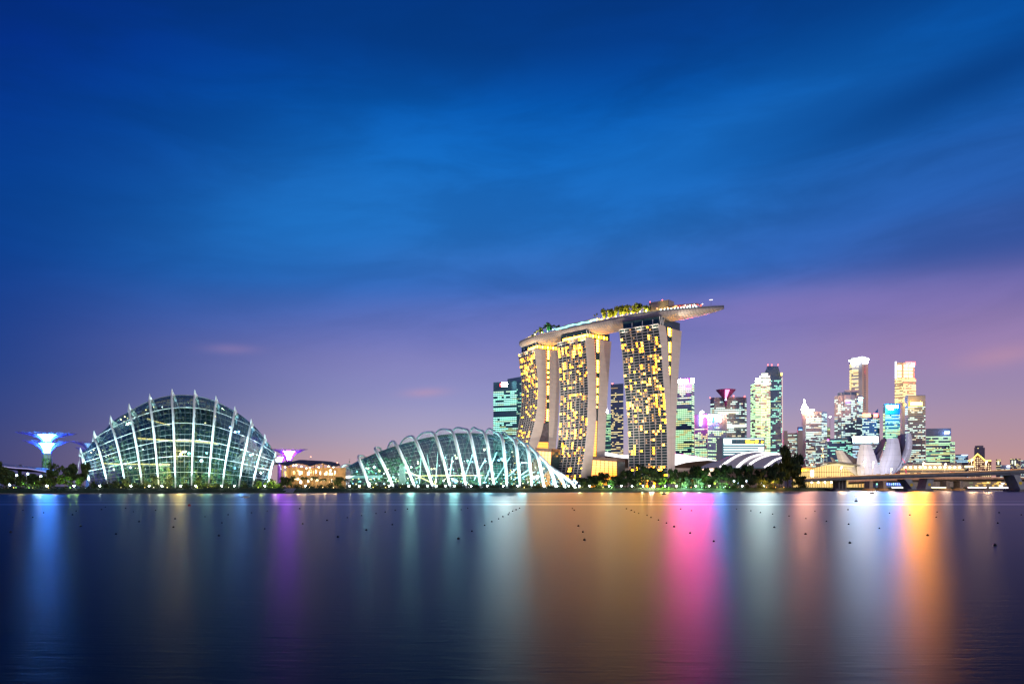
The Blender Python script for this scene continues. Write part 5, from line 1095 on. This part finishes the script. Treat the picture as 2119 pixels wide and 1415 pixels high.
def boat(px, D, ln_, label, roof_m, group=None):
    c = Vector((X(px, D), D, 0)); t = thing('tour_boat', label, 'boat', c, group); h = ln_/2
    m = MB(); rows = []
    for i in range(9):
        f = i/8; x = -h+ln_*f; w_ = 1.7*math.sin(math.pi*min(.96, .12+f*.8))**.5*(1 if f < .8 else (1-f)/.2*.8+.2); sh = .25*(abs(f-.5)*2)**2
        rows.append([c+Vector((x, -w_, .9+sh)), c+Vector((x, -w_*.6, -.2)), c+Vector((x, w_*.6, -.2)), c+Vector((x, w_, .9+sh))])
    m.grid(rows); m.grid([[r[0], r[3]] for r in rows]); m.build('hull', mat('boat_hull', (.35, .3, .26), .6), t)
    m = MB(); m.obox(c+Vector((-.04*ln_, 0, 2.7)), (h*.72, 0, 0), (0, 1.5, 0), (0, 0, .1)); 
    m.build('roof', mat('boat_roof', (.5, .5, .5), .6), t)
    for s in (-.7, -.35, 0, .35, .62): a = MB(); a.tube([c+Vector((h*s, -1.35, .8)), c+Vector((h*s, -1.35, 2.65))], .07, 4); a.build('post', M_steel, t)
    m = MB(); m.obox(c+Vector((-.04*ln_, -1.5, 2.35)), (h*.7, 0, 0), (0, .06, 0), (0, 0, .22)); m.build('light_strip', roof_m, t)
E_boat = emi('boat_light', (.95, .95, 1), 9)
boat(1858, 620, 14, 'small white boat with lit roof moored under the bridge left of the V pier', E_boat); boat(1876, 640, 9, 'short boat with mint light beside the left V pier leg', emi('boat_mint', (.5, 1, .9), 6))
boat(2078, 560, 30, 'long tour boat with a continuous white light strip under the bridge at right', E_boat); boat(2022, 640, 22, 'tour boat with a pale pink light strip under the far bridge', emi('boat_pink', (1, .75, .75), 7)); boat(1944, 600, 18, 'barge with a cream lit side between the bridge piers', emi('boat_cream', (1, .85, .55), 5))
STREE_B, STREE_P = 230, 170
# ------------------------------------------------------------------ timber pavilion between the domes
D = 425; pv = thing('garden_pavilion', 'golden lit open pavilion with a dark folded roof between the two domes', 'pavilion', P(640, 1003, D+12))
M_proof = mat('pavilion_roof', (.07, .06, .07), .6, var=.2); M_soff = mat('timber_soffit', (.42, .24, .1), .7, var=.2, scale=.4)
ev = [(568, 961), (578, 959.5), (592, 964.5), (606, 960.5), (617, 958.5), (630, 961), (641, 965), (653, 961.5), (667, 958.8), (677, 962), (687, 966), (704, 963)]
rg = [(570, 956.5), (578, 956), (592, 955.5), (606, 954), (619, 951), (630, 951.2), (641, 952), (653, 952.5), (667, 953.2), (677, 953.8), (685, 954.5), (702, 958.5)]
m = MB(); m.grid([[P(x, y, D-3), P(x, y-.9, D-3.2), P(a, b, D+14)] for (x, y), (a, b) in zip(ev, rg)]); m.build('roof', M_proof, pv)
m = MB(); m.grid([[P(x, y+.25, D-2.8), P(x, y+1.2, D+16)] for x, y in ev]); m.build('soffit', M_soff, pv)
for px in (584, 594, 602, 613, 634, 641.5, 651, 660, 669, 679, 690.5):
    m = MB(); y = float(np.interp(px, [e[0] for e in ev], [e[1] for e in ev])); m.tube([(X(px, D), D, GZ), P(px, y+.4, D)], .42, 8); m.build('column', mat('timber_column', (.5, .33, .16), .7), pv)
m = MB(); m.box(X(600, D), X(684, D), D+1, D+14, Z(986.2, D), Z(985, D)); m.build('upper_floor', M_bronze, pv)
m = MB(); m.box(X(578, D), X(702, D), D+16, D+17, GZ, Z(966, D)); m.build('back_wall', mat('pavilion_wall', (.4, .28, .16), .8, var=.3, scale=.3), pv)
rnd = random.Random(4)
for k in range(46):
    px = rnd.uniform(588, 692); up = rnd.random() < .5; y0 = rnd.uniform(970, 979) if up else rnd.uniform(988, 996); hgt = rnd.uniform(2.5, 7)
    if not up and px < 606: continue
    slabpart(pv, 'lit_window', px, px+rnd.uniform(1.4, 4.5), y0, y0+hgt, D+rnd.uniform(6, 15), .3, rnd.choice((emi('pav_gold', (1, .6, .14), 2.2, sample=False), emi('pav_cream', (1, .8, .45), 3.2, sample=False), emi('pav_white', (1, .92, .8), 4.5, sample=False), emi('pav_amber', (1, .45, .1), 1.0, sample=False))))
slabpart(pv, 'light_band', 670, 693, 978, 982.5, D+1.5, .4, emi('pav_band', (1, .8, .45), 3.0)); slabpart(pv, 'light_band', 609, 622, 990, 992, D-.6, .3, emi('pav_band', (1, .8, .45), 3.0))
for px, py in ((590, 966), (607, 962.5), (613, 962.3), (623.5, 965), (634, 968.5), (641.5, 967.5), (659.5, 966.5), (680, 964.5), (690, 966)): m = MB(); ball(m, P(px, py, D-.9), .38, 0); m.build('lamp', emi('hall_lamp', (1, .86, .6), 12, sample=False), pv)
for px, py in ((600, 978), (630, 976), (660, 976), (685, 980), (625, 996), (655, 996)): lamp('interior_lamp', 'POINT', P(px, py, D+5), 2600, (1, .66, .28), 1.2, pv)
for px, y in ((643, 945), (698, 957)):
    m = MB(); m.tube([P(px, 953, D+12), P(px, y+1, D+12)], .08, 4); m.build('aerial', M_steel, pv); m = MB(); ball(m, P(px, y, D+12), .4, 0); m.build('beacon', emi('beacon_soft', (1, .4, .25), 3, sample=False), pv)
# ------------------------------------------------------------------ steel supertrees
M_rod = mat('violet_rod', (.09, .055, .2), .5, var=.05)
def supertree(label, px, D, ytop, half_px, tiers, core_c, core_s, lights, trunk_px=8.5, plants=True, seed=1):
    """steel garden tree: planted trunk and flaring tiers of rods around a lit funnel"""
    rnd = random.Random(seed); c = Vector((X(px, D), D, GZ)); t = thing('supertree', label, 'steel supertree', c, 'steel supertrees of the garden'); k = D/FP
    tr = trunk_px*k; neck = Z(tiers[-1][1], D)-GZ
    m = MB(); m.lathe(c, [(tr*1.25, 0), (tr*1.02, 3), (tr*.92, neck*.5), (tr*.86, neck*.82), (tr, neck)], 18); m.build('trunk', mat('supertree_trunk', (.2, .2, .2), .7), t)
    if plants:
        m = MB()
        for i in range(1500):
            z = rnd.uniform(.5, neck*.86); a = rnd.uniform(0, 6.283); r = tr*(1.25-.3*min(1, z/9)); leaf(m, c+Vector((r*math.cos(a), r*math.sin(a), z)), rnd.uniform(.35, .9), rnd, rnd.choice((0, 1, 1)))
        m.build('trunk_planting', [M_moss[0], mat('trunk_leaf', (.09, .22, .05), .7, var=.4)], t, kind='stuff')
        for a in range(10):
            m = MB(); an = 6.283*a/10; m.tube([c+Vector((math.cos(an)*tr*1.34, math.sin(an)*tr*1.34, 0)), c+Vector((math.cos(an)*tr*1.08, math.sin(an)*tr*1.08, neck*.5)), c+Vector((math.cos(an)*tr*1.1, math.sin(an)*tr*1.1, neck))], .16, 4); m.build('trunk_rod', M_rod, t)
    for (y_rim, y_neck, hp, n_) in tiers:
        zr, zn, R_ = Z(y_rim, D)-GZ, Z(y_neck, D)-GZ, hp*k; rods = MB()
        for i in range(n_):
            a = 6.283*(i+.5*rnd.random())/n_; pts = []
            for j in range(6):
                f = j/5; r = tr*.95+(R_-tr*.95)*f**1.65; z = zn+(zr-zn)*(1-(1-f)**1.5); aa = a+.05*math.sin(f*3+i); pts.append(c+Vector((r*math.cos(aa), r*math.sin(aa), z)))
            rods.tube(pts, [.16, .15, .13, .11, .09, .05], 4, cap=False)
            for s in (-1, 1):
                p0 = pts[2]; p1 = pts[4].lerp(pts[5], rnd.random()); off = Vector((-math.sin(a), math.cos(a), 0))*s*R_*.12; rods.tube([p0, p0.lerp(p1, .5)+off*.6+Vector((0, 0, .2)), p1+off+Vector((0, 0, rnd.uniform(-.2, .7)))], [.1, .08, .04], 3, cap=False)
        for f in (.35, .6, .8): r = tr*.95+(R_-tr*.95)*f**1.65; z = zn+(zr-zn)*(1-(1-f)**1.5); rods.tube([c+Vector((r*math.cos(q), r*math.sin(q), z)) for q in [6.283*k_/24 for k_ in range(25)]], .08, 3, cap=False)
        rods.build('canopy_tier', M_rod, t)
        m = MB(); prof = []
        for f in (0, .25, .5, .66): prof.append((tr*.6+(R_*.36-tr*.6)*f**1.6*1.6, zn+.3+(zr-zn)*(1-(1-f)**1.5)*.96))
        m.lathe(c, prof, 18); m.build('lit_funnel', emi('funnel_%s_%d' % (label[:4], int(y_rim)), core_c, core_s), t)
    for (py, E, col) in lights:
        lamp('canopy_light', 'POINT', (c.x, D-tr-7, Z(py, D)), E, col, 1.0, t); lamp('canopy_light', 'POINT', (c.x-6, D+tr+3, Z(py, D)), E*.5, col, 1.0, t); lamp('canopy_light', 'POINT', (c.x+9, D-tr-2, Z(py, D)), E*.7, col, 1.0, t)
    return c
supertree('big blue-white supertree with a planted green trunk at the far left', 97, 560, 895, 55, [(896, 914, 55, 40), (912, 938, 45, 34)], (.04, .24, 1), STREE_B, [(908, 350, (.45, .2, 1)), (928, 450, (.2, .4, 1)), (950, 3000, (.4, 1, .7))], 8.3, True, 1)
supertree('pale blue supertree half hidden behind the left rib of the tall dome', 186, 600, 913, 38, [(914, 932, 37, 30), (926, 948, 28, 24)], (.25, .6, 1), 1.1, [(926, 700, (.35, .3, 1)), (940, 600, (.2, .7, 1))], 7, False, 2)
supertree('bright magenta supertree right of the tall dome', 598, 610, 928, 39, [(929, 952, 38, 34)], (.42, .08, 1), STREE_P, [(940, 3500, (.6, .06, 1))], 6, False, 3)
supertree('smaller magenta supertree just behind the last rib of the tall dome', 579, 640, 940, 24, [(942, 960, 22, 26)], (.5, .09, 1), STREE_P, [(950, 8000, (.7, .1, 1))], 5, False, 4)
supertree('purple supertree tip peeking over the right slope of the tall dome', 526, 660, 896, 16, [(898, 925, 17, 24)], (.6, .2, .9), 1.0, [(905, 6000, (.6, .1, 1))], 5, False, 5)
supertree('low purple supertree edge beside the second last rib of the tall dome', 541, 650, 910, 14, [(911, 935, 14, 20)], (.6, .2, .9), .8, [(918, 5000, (.6, .1, 1))], 5, False, 6)
# elevated walkway roof at the far left
t = thing('canopy_roof', 'long low curved roof lit violet along its edge at the far left', 'roof', P(55, 985, 430))
q = crom([P(-40, 960, 430), P(0, 965, 430), P(30, 969, 430), P(60, 971, 428), P(85, 975.5, 425), P(104, 979, 422)], 5)
m = MB(); m.grid([[p, p+Vector((0, .3, .5)), p+Vector((0, 14, 1.2))] for p in q]); m.build('roof_shell', mat('canopy_shell', (.32, .3, .42), .5), t)
m = MB(); m.grid([[p-Vector((0, -.2, .1)), p+Vector((0, 9, -1.6))] for p in q]); m.build('soffit', mat('canopy_soffit', (.2, .11, .08), .7), t)
m = MB(); m.tube([p-Vector((0, .2, -.35)) for p in q[6:]], .16, 4); m.build('edge_light', emi('edge_violet', (.5, .45, .9), .9), t)
for px in (10, 50, 92): m = MB(); m.tube([(X(px, 436), 436, GZ), P(px, 979, 436)], .3, 6); m.build('column', M_steel, t)
# ------------------------------------------------------------------ trees and shrubs
def row(kind, items, D, what, place, grp):
    for i, it in enumerate(sorted(items)):
        px, y, w_ = it[:3]; d = it[3] if len(it) > 3 else D
        plant(kind, px, y, d, w_, '%s %s from the left %s' % (ordn(i), what, place), grp)
row('tree', [(-14, 950, 34), (8, 961, 42), (27, 976, 40), (64, 980, 34), (88, 985, 30), (112, 976, 30), (150, 953, 44, 420), (172, 958, 30, 425)], 395, 'dark broad tree', 'on the bank left of the tall dome', 'dark trees left of the tall dome')
row('palm', [(109, 956, 26), (124, 957, 26), (137, 964, 22)], 410, 'palm', 'between the blue supertree and the tall dome', 'palms left of the tall dome')
row('tree', [(15, 985, 40), (46, 990, 36), (78, 992, 36), (104, 990, 30), (135, 984, 32), (166, 986, 30)], 372, 'low front-row tree', 'at the far left end of the bank', 'front-row trees at the far left')
plant('tree', 42, 962, 470, 13, 'lone round dark tree rising behind the violet roof', 'tree behind the violet roof')
row('shrub', [(195, 994, 30), (218, 993, 26), (240, 990, 26), (262, 988, 30), (280, 996, 22), (303, 991, 24), (320, 996, 20), (345, 990, 14), (383, 997, 20), (409, 989, 22), (428, 995, 26), (448, 997, 20), (470, 997, 22), (505, 994, 22), (534, 989, 22), (560, 988, 28), (578, 995, 20)], 408, 'shrub', 'along the foot of the tall dome', 'shrubs at the foot of the tall dome')
row('palm', [(255, 985, 24), (318, 984, 24), (352, 985, 22), (413, 986, 20)], 412, 'small palm', 'in front of the tall dome', 'small palms in front of the tall dome')
row('palm', [(606, 982, 20), (630, 981, 24), (652, 984, 22), (668, 984, 22), (690, 988, 20), (713, 986, 22)], 400, 'palm', 'in front of the golden pavilion', 'palms in front of the pavilion')
row('tree', [(589, 983, 26), (602, 990, 24), (701, 984, 22)], 404, 'dark round tree', 'beside the golden pavilion', 'trees beside the pavilion')
row('shrub', [(615, 999, 20), (640, 1000, 20), (664, 1000, 20), (684, 998, 20), (706, 999, 18), (728, 999, 18), (748, 1000, 18), (776, 999, 18), (800, 999, 18), (832, 999, 20), (852, 1001, 16), (876, 1001, 16), (912, 1002, 16), (948, 1001, 16), (985, 1002, 16), (1022, 1000, 18), (1060, 1002, 16), (1086, 1001, 16), (1112, 999, 18), (1136, 1001, 16), (1160, 999, 18), (1180, 1000, 18)], 425, 'shrub', 'along the front of the pavilion and low dome', 'shrubs along the low dome')
row('tree', [(1208, 986, 30), (1228, 982, 34), (1252, 979, 36), (1274, 983, 32), (1296, 975, 36), (1318, 970, 36), (1342, 968, 36), (1366, 972, 36), (1390, 967, 34), (1412, 968, 34), (1436, 965, 36), (1458, 963, 34), (1482, 964, 34), (1506, 963, 34), (1530, 965, 34), (1553, 963, 34), (1576, 966, 36), (1600, 965, 36)], 470, 'back-row broad tree', 'between the hotel and the bridge', 'back row of trees below the hotel')
row('tree', [(1216, 993, 26, 432), (1240, 991, 28, 436), (1266, 990, 28, 440), (1290, 988, 30, 443), (1312, 984, 30, 446), (1372, 985, 26, 450), (1398, 986, 26, 452), (1424, 984, 26, 454), (1446, 986, 26, 456), (1474, 988, 26, 458), (1532, 986, 26, 464), (1556, 988, 24, 466), (1586, 984, 30, 468), (1612, 978, 34, 472), (1652, 980, 30, 484)], 450, 'front-row tree', 'on the bank right of the low dome', 'front row of trees right of the low dome')
row('palm', [(1327, 957, 30, 462), (1353, 962, 28, 464), (1334, 982, 24, 448), (1350, 984, 24, 448), (1432, 978, 26, 460), (1462, 979, 26, 460), (1488, 980, 26, 462), (1510, 982, 24, 464)], 460, 'palm', 'among the trees below the right hotel tower', 'palms below the hotel')
plant('tree', 1630, 927, 492, 44, 'tallest dark tree standing alone at the right tip of the bank', 'tall trees at the tip of the bank'); plant('tree', 1640, 945, 486, 52, 'wide dark tree beside the tallest tree at the tip of the bank', 'tall trees at the tip of the bank'); plant('tree', 1612, 950, 496, 40, 'leaning dark tree left of the tallest tree at the tip of the bank', 'tall trees at the tip of the bank')
row('shrub', [(1210, 1001, 18, 430), (1235, 1000, 20, 434), (1262, 998, 20, 437), (1405, 998, 18, 452), (1420, 993, 24, 454), (1436, 999, 18, 456), (1452, 993, 24, 457), (1472, 999, 18, 459), (1497, 993, 28, 461), (1520, 1000, 16, 464), (1545, 1000, 16, 466), (1572, 1000, 16, 468), (1600, 998, 20, 472), (1662, 996, 22, 488)], 450, 'shrub', 'on the bank between the low dome and the bridge', 'shrubs right of the low dome')
# coarse undergrowth on the slope of the bank
ug = MB(); rnd = random.Random(12)
for i in range(9000):
    px = rnd.uniform(-200, 1668); d = rnd.random()**.7*8; D = shore(px)+.8+d; z = np.interp(d, [0, 2, 8.4, 12], [.4, .75, GZ, GZ]); leaf(ug, (X(px, D), D, z+rnd.uniform(-.15, .12)), rnd.uniform(.15, .34), rnd, rnd.choice((0, 0, 1)))
for i in range(5000):
    px = rnd.uniform(-200, 1668); D = shore(px)+13+rnd.random()*10; leaf(ug, (X(px, D), D, GZ+rnd.random()**1.5*(1.4+1.2*math.sin(px*.11)*math.sin(px*.031))), rnd.uniform(.25, .6), rnd, rnd.choice((0, 0, 1)))
o = ug.build('undergrowth', M_leaf[:2], kind='stuff'); tag(o, 'dark undergrowth and tall grass covering the bank along the water', 'undergrowth', kind='stuff')
# ------------------------------------------------------------------ lamps
M_gl = emi('promenade_globe', (.82, 1, .95), 40); M_post = mat('lamp_post', (.12, .12, .12), .5)
LP = [97, 153, 206.5, 271, 309, 335, 374, 405, 458.5, 485, 548, 632, 723.6, 743.5, 764, 805, 846, 865, 884.5, 903, 922, 940, 975, 1008.5, 1041, 1071, 1127, 1152.5, 1176.5, 1198.5, 1220, 1260.6, 1285.7, 1307.8, 1330.6, 1353, 1376.4, 1400, 1440, 1468, 1500, 1536, 1580]
pl = None
for i, px in enumerate(LP):
    D = shore(px)+10; c = (X(px, D), D, GZ); lab = '%s white bollard lamp from the left along the waterfront path' % (ordn(i) if i < 29 else ('thirtieth' if i == 29 else ('thirty-'+ORD[i-30] if i < 39 else ('fortieth' if i == 39 else 'forty-'+ORD[i-40]))))
    if pl is None:
        pl = thing('bollard_lamp', lab, 'lamp', c, 'bollard lamps along the waterfront')
        m = MB(); m.tube([c, (c[0], c[1], c[2]+.75)], .09, 6); m.build('post', M_post, pl); m = MB(); m.lathe((c[0], c[1], c[2]+1.2), [(.01, -.3), (.27, -.2), (.36, 0), (.27, .2), (.01, .3)], 10); m.build('globe', M_gl, pl)
    else: dup(pl, c, lab)
M_pl = emi('park_globe', (.6, .82, 1), 14, sample=False)
for i, (px, y, D) in enumerate(((32, 983, 380), (55, 980, 382), (82, 985, 378), (17, 1003, 352), (1190, 998, 430), (1186, 994, 440), (1289, 997, 446), (1372, 995, 455), (1517, 995, 470), (1525, 998, 468), (1543, 995, 471), (1551, 998, 469), (1568, 994.5, 472), (1575, 998, 470))):
    street_lamp(px, y, D, GZ, '%s park lamp from the left among the trees on the bank' % ordn(i), 'park lamps among the trees', M_pl)
# uplights under the trees (each with its visible lens)
def tree_light(px, py, D, E, col, label, lens=True):
    p = Vector((X(px, D), D, GZ)); t = thing('garden_light', label, 'garden light', p, 'garden lights under the trees')
    m = MB(); m.lathe(p, [(.22, -.05), (.25, .3), (.01, .32)], 8); m.build('housing', M_case, t); m = MB(); m.lathe(p+Vector((0, 0, .325)), [(.2, 0), (.14, .16), (.01, .2)], 8); m.build('lens', emi('lens_%d%d%d' % tuple(int(v*9) for v in col), col, 10, sample=False), t)
    lamp('glow', 'POINT', p+Vector((0, 5, 2.6)), E*1.9, col, .4, t)
TL = [(28, 352, 900, (1, .9, .2)), (68, 352, 1100, (1, .9, .2)), (100, 356, 700, (1, .8, .25)), (33, 366, 700, (.4, 1, .2)), (60, 348, 600, (.4, 1, .15)), (131, 362, 900, (.45, 1, .15)), (145, 362, 900, (.5, 1, .15)), (250, 398, 900, (1, .85, .4)), (300, 398, 800, (1, .85, .3)), (318, 398, 1300, (1, .85, .7)), (346, 398, 1100, (1, .85, .4)), (408, 398, 1000, (.9, 1, .2)), (430, 400, 500, (1, .8, .3)), (473, 400, 700, (1, .95, .6)), (534, 400, 1100, (.8, 1, .15)), (563, 400, 1500, (.8, 1, .15)), (612, 392, 800, (1, .7, .3)), (640, 392, 900, (1, .7, .3)), (668, 392, 900, (1, .7, .3)), (690, 392, 700, (1, .7, .3)), (722, 410, 1400, (1, .8, .35)), (745, 410, 1400, (1, .8, .3)), (772, 410, 1400, (1, .85, .3)), (798, 410, 1100, (1, .8, .3)), (828, 412, 500, (1, .8, .3)), (1085, 412, 700, (1, .8, .25)), (1200, 424, 700, (1, .9, .3)), (1205, 436, 600, (.9, .9, .25)), (1248, 428, 1000, (1, .85, .15)), (1266, 430, 900, (.4, 1, .35)), (1332, 438, 1200, (.85, 1, .4)), (1349, 436, 2400, (1, .85, .6)), (1354, 440, 1600, (1, .8, .6)), (1372, 441, 2200, (.5, 1, .1)), (1384, 442, 1600, (.5, 1, .12)), (1400, 444, 800, (1, .8, .4)), (1420, 446, 2200, (.5, 1, .75)), (1430, 452, 900, (1, .45, .12)), (1452, 448, 2400, (.5, 1, .75)), (1461, 456, 1200, (.4, 1, .15)), (1484, 452, 1000, (.8, .9, .2)), (1497, 452, 2400, (.55, 1, .7)), (1510, 456, 800, (.4, 1, .2)), (1527, 472, 1800, (1, .6, .08)), (1545, 474, 1800, (1, .6, .08)), (1577, 474, 2000, (1, .65, .1)), (1586, 460, 1300, (1, .5, .08)), (1605, 462, 1300, (1, .5, .1)), (1622, 474, 900, (1, .5, .15))]
for i, (px, D, E, c) in enumerate(TL):
    hue = 'warm' if c[0] >= .95 else 'green'
    tree_light(px, 0, D, E, c, '%s %s garden light from the left, set low among the planting of the bank' % ((ordn(i) if i < 29 else ('thirtieth' if i == 29 else ('thirty-'+ORD[i-30] if i < 39 else ('fortieth' if i == 39 else 'forty-'+ORD[i-40])))), hue))
# ------------------------------------------------------------------ buoys and floats on the water
BU = []
for x, y in ((65, 158), (320, 145), (557, 132), (742, 122), (918, 113), (975, 138), (1137, 128), (240, 180), (530, 160), (1017, 211), (1280, 190), (590, 245), (848, 302), (1268, 252), (78, 288), (1498, 175), (1668, 160), (1838, 146), (1953, 134), (1622, 220), (1600, 314), (1935, 264), (168, 128), (770, 104)): BU.append((x/3.532, 1020+y/3.532))
for x, y in ((248, 115), (270, 227), (448, 202), (596, 181), (700, 166), (806, 151), (873, 140), (946, 128), (1036, 118), (735, 273), (527, 323), (925, 233), (1408, 337), (1507, 282), (1600, 238), (1652, 211), (1702, 190), (1733, 174), (1773, 159), (1780, 145), (1804, 134), (1830, 123), (1855, 112), (1428, 123), (1476, 112)): BU.append((550+x/3.532, 1020+y/3.532))
for x, y in ((298, 114), (312, 127), (342, 243), (375, 287), (386, 346), (693, 116), (729, 128), (752, 140), (783, 150), (844, 164), (873, 180), (927, 199), (986, 221), (1042, 248), (1159, 295), (1332, 356), (1090, 118), (1169, 130), (1498, 119), (1603, 131), (1673, 144), (1762, 155), (1882, 170), (1774, 253), (2005, 188), (2003, 303), (2071, 134)): BU.append((1100+x/3.532, 1020+y/3.532))
for x, y in ((450, 282), (637, 307), (648, 466), (897, 342), (983, 212), (1155, 228), (1305, 402), (1377, 247), (1385, 203), (1607, 270), (1898, 297), (1909, 208), (2097, 227), (1874, 486), (632, 183)): BU.append((1600+x/4.083, 1010+y/4.083))
M_buoy = mat('black_buoy', (.012, .012, .014), .45)
secs = [(150, 'on the blue reflection at far left'), (330, 'below the left half of the tall dome'), (470, 'below the middle of the tall dome'), (600, 'below the right ribs of the tall dome'), (760, 'below the golden pavilion'), (870, 'below the left end of the low dome'), (1000, 'below the middle of the low dome'), (1100, 'below the right end of the low dome'), (1250, 'on the golden reflection of the middle tower'), (1390, 'on the golden reflection of the right tower'), (1500, 'on the pink reflection'), (1620, 'on the pale mint reflection'), (1720, 'on the brownish reflection'), (1830, 'on the pale blue reflection'), (1960, 'on the orange reflection'), (2200, 'on the dark water at far right')]
sec = {}
for px, py in sorted(BU): sec.setdefault(next(s for x, s in secs if px < x), []).append((px, py))
pb = None
for s, lst in sec.items():
    for i, (px, py) in enumerate(lst):
        D = CH*FP/(py-HY); lab = 'small black ball buoy, %s from the left %s' % (ordn(i), s); sc = R.uniform(.4, .56)*(1 if py > 1058 else 1.25)
        if pb is None:
            m = MB(); m.lathe((0, 0, 0), [(.01, -.12), (.13, -.09), (.17, 0), (.15, .08), (.08, .14), (.03, .155), (.03, .2), (.01, .2)], 10)
            pb = m.build('ball_buoy', M_buoy, smooth=True); o = pb
        else: o = pb.copy(); COL.objects.link(o)
        o.location = (X(px, D), D, .04); o.scale = (sc, sc, sc); o.rotation_euler = (R.uniform(-.2, .2), R.uniform(-.2, .2), R.uniform(0, 6)); tag(o, lab, 'buoy', 'ball buoys on the reservoir')
D = CH*FP/(1047-HY); m = MB(); m.lathe((0, 0, 0), [(.01, -.2), (.2, -.15), (.27, 0), (.22, .16), (.1, .25), (.01, .27)], 12); o = m.build('red_buoy', mat('red_buoy', (.3, .01, .02), .5), smooth=True); o.location = (X(391.5, D), D, .12); tag(o, 'single dark red ball buoy below the tall dome', 'buoy')
D = CH*FP/(1037.2-HY); t = thing('beacon_buoy', 'thin pole buoy with a yellow lamp below the lotus building', 'buoy', (X(1771.5, D), D, 0))
m = MB(); m.lathe((X(1771.5, D), D, 0), [(.01, -.2), (.32, -.1), (.36, .12), (.1, .3), (.01, .3)], 10); m.build('float', M_buoy, t); m = MB(); m.tube([(X(1771.5, D), D, .2), (X(1771.5, D), D, 1.0)], .05, 5); m.build('pole', M_steel, t); m = MB(); ball(m, (X(1771.5, D), D, 1.12), .17, 0); m.build('lamp', emi('buoy_lamp', (1, .72, .1), 2.5), t)
for px, py, lab in ((1804.5, 1020.6, 'dark flat float on the water below the lotus petals'), (1374, 1022.5, 'dark flat float on the water below the right hotel tower')):
    D = CH*FP/(py-HY); m = MB(); m.lathe((0, 0, 0), [(.01, -.2), (.9, -.1), (1.0, .15), (.5, .45), (.01, .5)], 12); o = m.build('mooring_float', M_buoy, smooth=True); o.location = (X(px, D), D, .05); tag(o, lab, 'float', 'dark mooring floats')
D = CH*FP/(1030-HY)
m = MB(); q = [P(495, 1024.5, D+4), P(517.5, 1028, D+2), P(506.5, 1036, D-6)]
m.prism([(q[0].x, q[0].y, .5), (q[1].x, q[1].y, .42), (q[2].x-.0, q[0].y-9, .02)], (0, 0, -.12)); o = m.build('raft', mat('raft_cloth', (.75, .6, .38), .8, var=.3, scale=.5)); tag(o, 'pale yellow triangular raft floating near the bank below the tall dome', 'raft')
